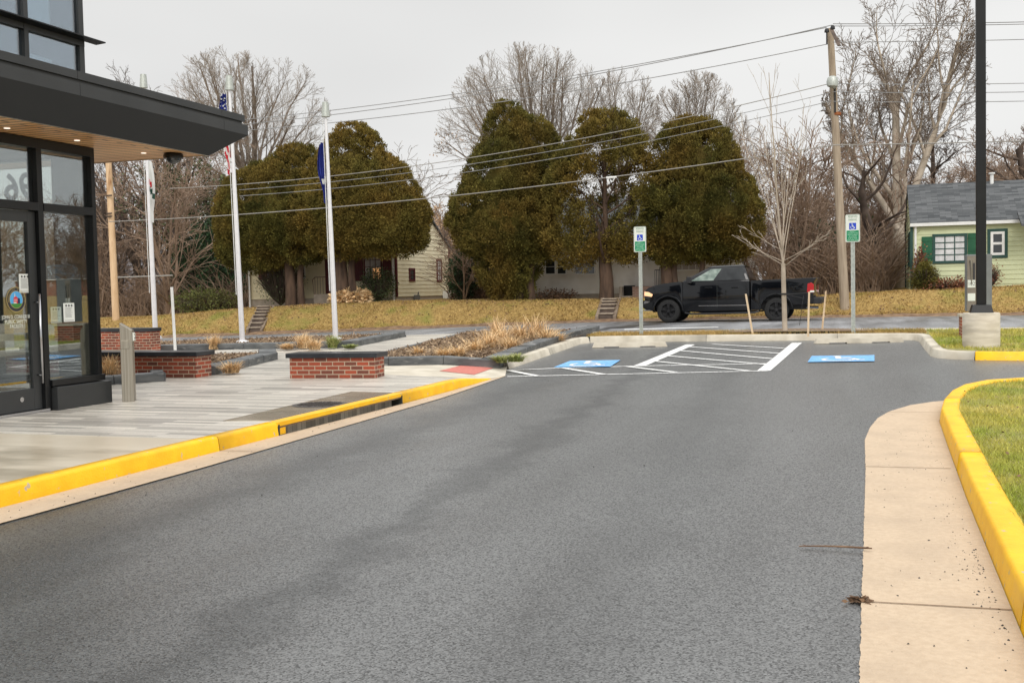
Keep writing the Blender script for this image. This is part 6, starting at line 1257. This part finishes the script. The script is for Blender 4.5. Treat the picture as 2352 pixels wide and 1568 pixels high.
# ---------------------------------------------------------------- cedars
def fbm(P, s, seed):
    r = np.random.default_rng(seed); o = 0
    for k in range(6): w_ = norm(r.normal(size=3))*s*(1.5**(k//2)); o = o+np.sin(P@w_+r.uniform(0, 6.28))/(1.4**(k//2))
    return o/3
def cedar(name, label, y, lobes, trunks, seed, mat, dens=1., hole=0., shag=1.):
    """lobes: (px, py, rx_px, ry_px, dy, depth) measured in the photo at depth y"""
    rg = np.random.default_rng(seed); Lb = []
    for (px, py, rx, ry, dy, dr) in lobes:
        c = hy(px, py, y+dy); s = abs(hy(px+rx, py, y+dy)[0]-c[0]); v = abs(hy(px, py-ry, y+dy)[2]-c[2]); Lb.append((c, np.array([s, s*dr*.88, v])))
    bx = np.mean([at(p_[0], 690, y)[0] for p_ in trunks]); base = np.array([bx, y, float(terr(bx, y))]); t = thing(name, label, 'tree', base)
    PP = []; DD = []
    for li, (c, r) in enumerate(Lb):
        area = 4*np.pi*((r[0]*r[1]+r[0]*r[2]+r[1]*r[2])/3); nc = int(area*9.5*dens); u = norm(rg.normal(size=(nc, 3))); 
        Q = c+u*r*(1+.07*fbm(u*r, 2.2, seed+li)+.03*rg.normal(size=nc))[:, None]*(.96 if hole == 0 else (1-.45*hole*rg.random(nc)))[..., None] if hole else c+u*r*(.96+.05*fbm(u*r, 2.0, seed+li)+.015*rg.normal(size=nc))[:, None]
        keep = np.ones(nc, bool)
        for lj, (c2, r2) in enumerate(Lb):
            if lj != li: keep &= (((Q-c2)/r2)**2).sum(1) > .72
        if hole: keep &= fbm(Q, 1.6, seed+50) > -.48
        Q = Q[keep]; nrm = norm((Q-c)/r**2)
        if not hole:
            Q2 = Q[::2]*.8+c*.2; Q = np.concatenate([Q, Q2]); nrm = np.concatenate([nrm, nrm[::2]])
        for q_, n_v in zip(Q, nrm):
            m_ = int(120*dens*rg.uniform(.6, 1.3)); cr0 = rg.uniform(.17, .31)*shag; d = norm(rg.normal(size=(m_, 3))+n_v*.9+np.array([0, 0, .55])); PP.append(q_+d*cr0*rg.uniform(.35, 1, (m_, 1))*np.array([1, 1, 1.25])); DD.append(d*.6+n_v*.3+np.array([0, 0, .5])+rg.normal(0, .35, (m_, 3)))
    P = np.concatenate(PP); D = np.concatenate(DD); bulk('foliage', *quads(P, D, rg.uniform(.06, .135, len(P))*shag**.5, .042*shag**.5, rg), mat, t)
    if not hole:
        parts = []
        for c, r in Lb:
            a = np.linspace(0, np.pi, 15); b_ = np.linspace(0, 2*np.pi, 25)[:-1]; A_, B_ = np.meshgrid(a, b_, indexing='ij'); u = np.stack([np.sin(A_)*np.cos(B_), np.sin(A_)*np.sin(B_), np.cos(A_)], -1); V = (c+u*r*.55*(1+.05*fbm((u*r).reshape(-1, 3), 2.2, 3).reshape(A_.shape))[..., None]).reshape(-1, 3)
            i, j = np.meshgrid(np.arange(14), np.arange(24), indexing='ij'); parts.append((V, np.stack([i*24+j, i*24+(j+1) % 24, (i+1)*24+(j+1) % 24, (i+1)*24+j], -1).reshape(-1, 4)))
        bulk('inner_foliage', *join(parts), mat, t)
    for k, (px, r0, lean, tp) in enumerate(trunks):
        b_ = at(px, 690, y-.05*k); zt_ = hgt(px, tp, y); L_ = zt_-b_[2]; n = 7; pts = [(b_[0]+lean*L_*f+.04*math.sin(f*7+k), b_[1], b_[2]-.1+(L_+.1)*f) for f in np.linspace(0, 1, n)]
        MB().tube(pts, [r0*(1.25-.5*f) for f in np.linspace(0, 1, n)], 10).build('trunk', m_cedart, t, smooth=True)
    if hole:
        c, r = Lb[0]; b_ = at(trunks[0][0], 690, y); zc = c[2]-r[2]*.2
        out = grow(rg, [(np.array([b_[0], y, b_[2]]), (.01, 0, 1), c[2]+r[2]*.6-b_[2], .17)], [lv(1, 0, 1, 0, n=8, gn=.03, taper=.7, trop=.05), lv(26, .2, .32, .9, .5, .06, .1, 6, .3), lv(6, .25, .45, .6, .6, .04, .12, 4, .3)])
        bulk('limbs', *join([tubes(P_, R_, [8, 5, 3][i]) for i, (P_, R_) in enumerate(out)]), m_cedart, t)
    return t
m_ced1 = M('cedar_green', (.062, .062, .014), (.165, .142, .032), 1.3, .85, island=.42, c3=(.19, .125, .028), s3=.5, thr3=(.42, .72), spec=.2)
m_ced2 = M('cedar_olive', (.080, .072, .015), (.205, .165, .038), 1.3, .85, island=.42, c3=(.23, .15, .034), s3=.5, thr3=(.42, .72), spec=.2)
YT = 43.3
cedar('cedar_tree', 'darker green cedar at the far left of the cedars, before the cream house', YT+.6, [(625, 495, 118, 118, .3, .95), (588, 520, 84, 95, .2, .9), (685, 450, 88, 108, .4, .9), (592, 560, 84, 60, 0, .9), (690, 530, 80, 70, 0, .9)], [(668, .24, 0, 560), (690, .15, .04, 580)], 101, m_ced1)
cedar('cedar_tree', 'round topped brownish cedar directly behind the right flagpole', YT, [(745, 470, 74, 100, .2, .85), (812, 405, 78, 114, .2, .9), (835, 470, 122, 118, 0, .95), (858, 500, 124, 82, 0, .9), (770, 488, 86, 98, -.1, .9), (905, 530, 80, 60, .1, .8), (800, 540, 90, 50, 0, .8)], [(785, .28, .03, 560), (812, .16, -.02, 570), (770, .14, .0, 580)], 102, m_ced2)
cedar('cedar_tree', 'tall pointed cedar with foliage down to the ground, left of the white house', YT+.1, [(1165, 320, 52, 80, .2, .9), (1215, 372, 72, 98, .1, .9), (1165, 430, 96, 120, 0, .95), (1155, 500, 118, 104, 0, .95), (1100, 505, 68, 78, .1, .9), (1200, 520, 78, 88, 0, .9), (1168, 600, 66, 76, 0, .9), (1172, 655, 48, 42, 0, .9), (1200, 580, 50, 66, .2, .9)], [(1190, .2, .0, 600), (1218, .16, .05, 600)], 103, m_ced1)
cedar('cedar_tree', 'loose see-through cedar with a bare trunk between the two denser right cedars', YT-.2, [(1392, 345, 84, 88, 0, .85), (1350, 420, 98, 98, 0, .85), (1430, 430, 78, 98, 0, .85), (1318, 520, 84, 88, 0, .85), (1335, 555, 68, 42, -.1, .8), (1440, 540, 62, 62, 0, .85), (1390, 480, 90, 84, .3, .8)], [(1392, .26, 0, 520)], 104, m_ced2, dens=1.15, hole=.7, shag=1.2)
cedar('cedar_tree', 'rightmost cedar, a dense rounded cone behind the pickup hood', YT+.2, [(1576, 366, 74, 88, .1, .9), (1612, 395, 86, 108, 0, .95), (1612, 470, 122, 118, 0, .95), (1545, 520, 68, 88, .1, .9), (1665, 510, 88, 92, .1, .9), (1660, 545, 82, 46, .1, .85), (1550, 562, 58, 34, 0, .85), (1610, 550, 70, 46, .2, .85)], [(1532, .25, .02, 560), (1558, .12, -.1, 590), (1612, .12, 0, 590)], 105, m_ced1)
# shrubs
def shrub(name, label, px, py, y, w_, h_, seed, mat, n=2500, twig=200, leafs=.12, cone=False):
    rg = np.random.default_rng(seed); b = hy(px, py, y); base = np.array([b[0], y, float(terr(b[0], y))]); t = thing(name, label, 'shrub', base)
    az = rg.uniform(0, 6.28, twig); L_ = h_*rg.uniform(.6, 1, twig); f = np.linspace(0, 1, 5)[None]; sp = (w_/2)*rg.random(twig)**.6; P = np.stack([base[0]+np.cos(az)[:, None]*sp[:, None]*f**.8, y+np.sin(az)[:, None]*sp[:, None]*f**.8, base[2]+L_[:, None]*f*(1-.25*(sp/(w_/2))[:, None]*f)], -1); bulk('stems', *tubes(P, np.linspace(.016, .006, 5)[None]*np.ones((twig, 1)), 3), m_barkd, t)
    u = norm(rg.normal(size=(n, 3))); rad = rg.random(n)**.4; zf_ = (u[:, 2]*rad+1)/2; taper_ = (1-zf_*.75) if cone else 1.
    Q = np.stack([base[0]+u[:, 0]*rad*w_/2*taper_, y+u[:, 1]*rad*w_/2*taper_, base[2]+zf_*h_], -1); Q += .08*rg.normal(size=Q.shape)
    if n: bulk('leaves', *quads(Q, u+rg.normal(0, .5, u.shape), leafs, leafs*.55, rg), mat, t)
    return t
shrub('shrub', 'dark twiggy shrub against the left end of the cream house', 645, 700, 44.9, 2.4, 2.3, 201, m_ivy, 1300, 520, .08)
shrub('shrub', 'dark brownish shrub below the lit window of the cream house', 870, 697, 44.8, 1.7, 1.6, 202, m_ivy, 2600, 200, .09)
shrub('holly_tree', 'dark green holly mass between the ivy tree and the cream house', 510, 700, 50.5, 5.2, 5.2, 203, m_holly, 14000, 300, .17)
shrub('shrub', 'low green yellow bush at the foot of the crooked ivy tree', 475, 712, 47.0, 3.6, 1.25, 204, M('bush_leaf', (.07, .09, .02), (.17, .17, .05), 1.2, .8, island=.5), 3800, 260, .11)
shrub('shrub', 'dark holly bush right beside the gas meter end of the cream house', 1062, 690, 47.5, 1.4, 2.3, 205, m_holly, 3500, 150, .11)
shrub('holly_tree', 'tall dark green evergreen deep in the brush left of the leaning pole', 1870, 660, 51.5, 2.6, 3.4, 206, m_holly, 4200, 150, .13)
shrub('conical_shrub', 'green cone shaped shrub at the left corner of the green house', 2124, 667, 43.2, 1.25, 1.05, 207, m_ced1, 7000, 120, .07, cone=True)
shrub('vine', 'reddish brown vine climbing over the cone shrub by the green house', 2114, 645, 43.45, .62, 1.65, 208, m_vine, 900, 90, .09, cone=True)
shrub('vine', 'low reddish brown creeper along the base of the green house', 2180, 664, 43.5, 2.4, .36, 209, m_vine, 1500, 160, .10)
shrub('shrub', 'small pinkish shrub right of the lamp post against the green house', 2275, 655, 43.4, .7, .9, 210, m_vine, 500, 120, .08)
shrub('grass_heap', 'heap of cut straw grass before the cream house porch', 805, 697, 43.6, 1.6, .5, 211, m_straw, 5000, 10, .22)
shrub('shrub', 'leafy brown weeds along the foot of the white house wall', 1265, 690, 45.2, 2.4, .35, 212, m_litter, 900, 80, .10)
rg = np.random.default_rng(17)   # bark chips and dead leaves lying on the beds
def inpoly(x, y, P):
    c = np.zeros(len(x), bool); j = len(P)-1
    for i in range(len(P)):
        (xi, yi), (xj, yj) = P[i], P[j]; c ^= ((yi > y) != (yj > y)) & (x < (xj-xi)*(y-yi)/(yj-yi+1e-9)+xi); j = i
    return c
for nm_, P_, n_b in (('right planter', [(-9.3, 17.8), (-6.75, 18.6), (-7.15, 28.2), (-10.7, 28.5)], 9000), ('flagpole planter', [(-21.4, 23.3), (-12.1, 23.3), (-12.8, 27.4), (-13.6, 28.4), (-21.4, 28.4)], 9000), ('bed behind the seat wall', [(-11.2, 16.0), (-12.0, 19.4), (-12.6, 20.3), (-15.9, 20.4), (-15.9, 16)], 3500)):
    A_ = np.array(P_); x = rg.uniform(A_[:, 0].min(), A_[:, 0].max(), n_b*2); y = rg.uniform(A_[:, 1].min(), A_[:, 1].max(), n_b*2); k = inpoly(x, y, P_); x, y = x[k], y[k]
    Q = np.stack([x, y, G(x, y)+.19+.03*np.sin(x*2.3)*np.sin(y*1.9)+.012*rg.random(len(x))+.13*0], -1); D = rg.normal(size=Q.shape)*np.array([1, 1, .35]); o = bulk('bark_chips', *quads(Q, D, rg.uniform(.03, .11, len(x)), .028, rg), m_chip, kind='stuff'); tag(o, 'loose bark chips and dead leaves on the '+nm_, 'mulch')
# ---------------------------------------------------------------- ornamental grasses
def tuft(name, label, x, y, z, r, h, n, seed, mat, group=None, flop=1.):
    rg = np.random.default_rng(seed); t = thing(name, label, 'grass clump', (x, y, z), group); az = rg.uniform(0, 6.28, n); L_ = h*rg.uniform(.5, 1.15, n); sp = rg.random(n)**.7*r*flop; b0_ = rg.normal(0, r*.16, (n, 2)); f = np.linspace(0, 1, 6)[None]; dr = (rg.random(n)**2)[:, None]*flop
    P = np.stack([x+b0_[:, :1]+np.cos(az)[:, None]*sp[:, None]*f**1.6, y+b0_[:, 1:]+np.sin(az)[:, None]*sp[:, None]*f**1.6, z-.02+L_[:, None]*(f-.62*dr*f**2.4)], -1); P[:, 1:, :2] += rg.normal(0, .012, (n, 5, 2))
    w_ = np.array([.007, .007, .0065, .005, .004, .001])[None, :, None]; s_ = np.stack([-np.sin(az), np.cos(az), 0*az], -1)[:, None]*w_
    V = np.stack([P-s_, P+s_], 2).reshape(-1, 3); i = np.arange(n)[:, None]*12+np.arange(5)[None]*2; bulk('blades', V, np.stack([i, i+1, i+3, i+2], -1).reshape(-1, 4), mat, t); return t
sp_ = [(1090, 806, .55, .62), (1122, 800, .5, .55), (1050, 815, .42, .40), (1018, 817, .35, .32), (1150, 788, .6, .75), (1195, 780, .6, .72), (1232, 776, .6, .75), (1255, 782, .5, .5), (1208, 795, .5, .45), (1172, 800, .5, .42), (1280, 779, .42, .35), (1110, 785, .5, .5), (1140, 776, .3, .8), (985, 817, .3, .25), (960, 812, .3, .25)]
for k, (px, py, r_, h_) in enumerate([e for i, e in enumerate(sp_) if i not in (11, 13, 8)]):
    q = hg(px, py, .2); tuft('ornamental_grass', 'straw coloured clump of ornamental grass in the planter beside the parking bay', q[0], q[1], float(G(q[0], q[1]))+.19, r_*.85, h_*rng.uniform(.55, .85), 210, 300+k, m_straw, 'straw grasses in the right planter', 1.15)
for k, (px, py, r_, h_, m_, lb) in enumerate([(1185, 824, .30, .15, m_strawg, 'low green sprouts at the front of the straw grass planter, right one'), (1150, 826, .26, .13, m_strawg, 'low green sprouts at the front of the straw grass planter, left one'), (764, 794, .26, .30, m_strawg, 'green and straw tuft left of the right flagpole foot'), (805, 795, .26, .10, m_strawg, 'low green patch right of the right flagpole foot'), (697, 795, .32, .36, m_straw, 'tall straw tuft midway between the two right flagpoles'), (722, 798, .3, .25, m_straw, 'short brownish tuft beside the green and straw one'), (493, 797, .28, .36, m_straw, 'straw tuft left of the middle flagpole foot'), (530, 850, .3, .2, m_straw, 'faint straw tuft behind the end of the seat wall'), (252, 868, .28, .42, m_straw, 'straw tuft against the building plinth behind the steel post'), (660, 797, .3, .15, m_straw, 'low straw tuft right of the middle flagpole foot')]):
    q = hg(px, py, .2); tuft('grass_tuft', lb, q[0], q[1], float(G(q[0], q[1]))+.17, r_, h_, 380, 340+k, m_)
# ---------------------------------------------------------------- lawns
def blades(name, label, x, y, z, h, wd, mat, seed, lean=.35, tri=True):
    rg = np.random.default_rng(seed); n = len(x); a = rg.uniform(0, 6.28, n); l = rg.normal(0, lean, (n, 2))*h[:, None]; s = np.stack([np.cos(a), np.sin(a)], -1)*wd/2
    V = np.stack([np.stack([x-s[:, 0], y-s[:, 1], z], -1), np.stack([x+s[:, 0], y+s[:, 1], z], -1), np.stack([x+l[:, 0], y+l[:, 1], z+h], -1)], 1).reshape(-1, 3); o = bulk(name, V, np.arange(n*3).reshape(-1, 3), mat, kind='stuff'); return tag(o, label, 'grass')
rg = np.random.default_rng(1)
ri_ = np.array(ig)
def ins(x, y): return x > np.interp(y, ri_[:10, 1], ri_[:10, 0])+.0
n = 110000; yy = 4.5+11.6*rg.random(n)**1.35; xx = .78+rg.random(n)**1.2*(1.5+yy*.16); k = ins(xx, yy) & (yy < np.interp(xx, ri_[9:, 0], ri_[9:, 1])-.0); xx, yy = xx[k], yy[k]
blades('lawn_grass', 'short green and straw grass on the near right island', xx, yy, G(xx, yy)+.125, rg.uniform(.025, .07, len(xx)), .006, m_grass_g, 2, .7)
n = 42000; xx = 1.25+9*rg.random(n); yy = 20.75+6.6*rg.random(n); k = yy > np.interp(xx, [1.2, 1.8, 2.7, 9], [22, 20.95, 20.85, 20.7]); xx, yy = xx[k], yy[k]
blades('lawn_grass', 'green grass round the lamp post base', xx, yy, G(xx, yy)+.13, rg.uniform(.03, .085, len(xx)), .012, m_grass_g, 3, .5)
n = 16000; xx = -6.8+8*rg.random(n); yy = 26.05+1.35*rg.random(n); k = ((xx+1.7)/1.8)**2+((yy-26.72)/.6)**2 > 1; xx, yy = xx[k], yy[k]
blades('verge_grass', 'straw green grass strip behind the parking kerb', xx, yy, G(xx, yy)+.13, rg.uniform(.03, .09, len(xx)), .014, m_grass_l, 4, .5)
n = 90000; xx = rg.uniform(-40, 14, n); yy = 40.42+rg.random(n)**1.6*3.9; blades('bank_grass', 'dry yellow grass covering the roadside bank', xx, yy, terr(xx, yy)-.01, rg.uniform(.03, .10, n)*(1+.5*fbm(np.stack([xx, yy, yy*0], -1), 1.5, 9)), .03, m_grass_l, 5, .6)
rg = np.random.default_rng(31); x = np.concatenate([rg.uniform(-30, 12, 900), rg.uniform(.9, 3.4, 160), rg.uniform(-6.7, 9, 160)]); y = np.concatenate([rg.uniform(40.2, 43.5, 900), rg.uniform(5, 15, 160), rg.uniform(26.1, 27.3, 160)]); k = (y > 20) | ins(x, y); x, y = x[k], y[k]
Q = np.stack([x, y, np.where(y > 30, terr(x, y)+.05, G(x, y)+.17)], -1); o = bulk('fallen_leaves', *quads(Q, rg.normal(size=Q.shape)*np.array([1, 1, .3]), np.where(y > 30, .11, .035), np.where(y > 30, .06, .02), rg), m_litter, kind='stuff'); tag(o, 'brown fallen leaves scattered over the bank and the grass islands', 'fallen leaves')
# ---------------------------------------------------------------- small litter on the near asphalt
q1, q2 = hz(1835, 1255, .012), hz(2003, 1260, .022); mb = MB(); P = [tuple(np.array(q1)*(1-f)+np.array(q2)*f+np.array([0, .02*math.sin(f*3.3), .004])) for f in np.linspace(0, 1, 9)]; mb.tube(P, [.003, .004, .0045, .005, .005, .006, .006, .006, .004], 6)
mb.tube([P[7], (P[7][0]+.03, P[7][1]-.02, P[7][2]+.01)], .003, 5); mb.tube([P[1], (P[1][0]-.03, P[1][1]+.012, P[1][2]+.004)], .002, 5); o = mb.build('twig', m_litter); tag(o, 'thin brown twig lying across the asphalt and gutter edge', 'twig'); rebase(o, P[4])
q = hz(1975, 1378, .01); Q = np.array(q)+rg.normal(0, 1, (60, 3))*np.array([.022, .012, .004]); Q[:, 2] = np.abs(Q[:, 2]-.01)+.008; o = bulk('leaf_clump', *quads(Q, rg.normal(size=Q.shape)*np.array([1, .6, .25]), .045, .018, rg), m_litter); tag(o, 'small clump of dead leaves at the gutter joint', 'leaves'); rebase(o, tuple(q))
def crumbs(x, y, z, s, rg):
    n = len(x); c = np.stack([x, y, z], -1); o_ = np.array([[-1, -1, -.3], [1, -1, -.3], [1, 1, -.3], [-1, 1, -.3], [0, 0, .8]]); V = c[:, None]+(o_[None]+rg.normal(0, .35, (n, 5, 3)))*s[:, None, None]; i = np.arange(n)[:, None]*5
    return V.reshape(-1, 3), np.concatenate([np.stack([i+a, i+b_, i+4], -1).reshape(-1, 3) for a, b_ in ((0, 1), (1, 2), (2, 3), (3, 0))])
n = 700; x = np.concatenate([.55-.12*np.abs(rg.normal(size=500))*rg.random(500), rg.uniform(-.02, .5, 200)]); y = np.concatenate([rg.normal(5.9, .8, 300), rg.uniform(3.9, 12, 200), rg.uniform(3.9, 12, 200)]); x, y = x[::3], y[::3]; x2 = rg.uniform(-5.3, .3, 380); y2 = 5+14*rg.random(380); x3 = rg.uniform(-5.92, -5.6, 120); y3 = rg.uniform(5, 16, 120)
x = np.concatenate([x, x2, x3]); y = np.concatenate([y, y2, y3]); o = bulk('asphalt_crumbs', *crumbs(x, y, G(x, y)+.010, rg.uniform(.0012, .0045, len(x))*(.7+.6*rg.random(len(x))), rg), m_pebble, kind='stuff'); tag(o, 'loose black asphalt crumbs scattered over the gutters and lot', 'debris')
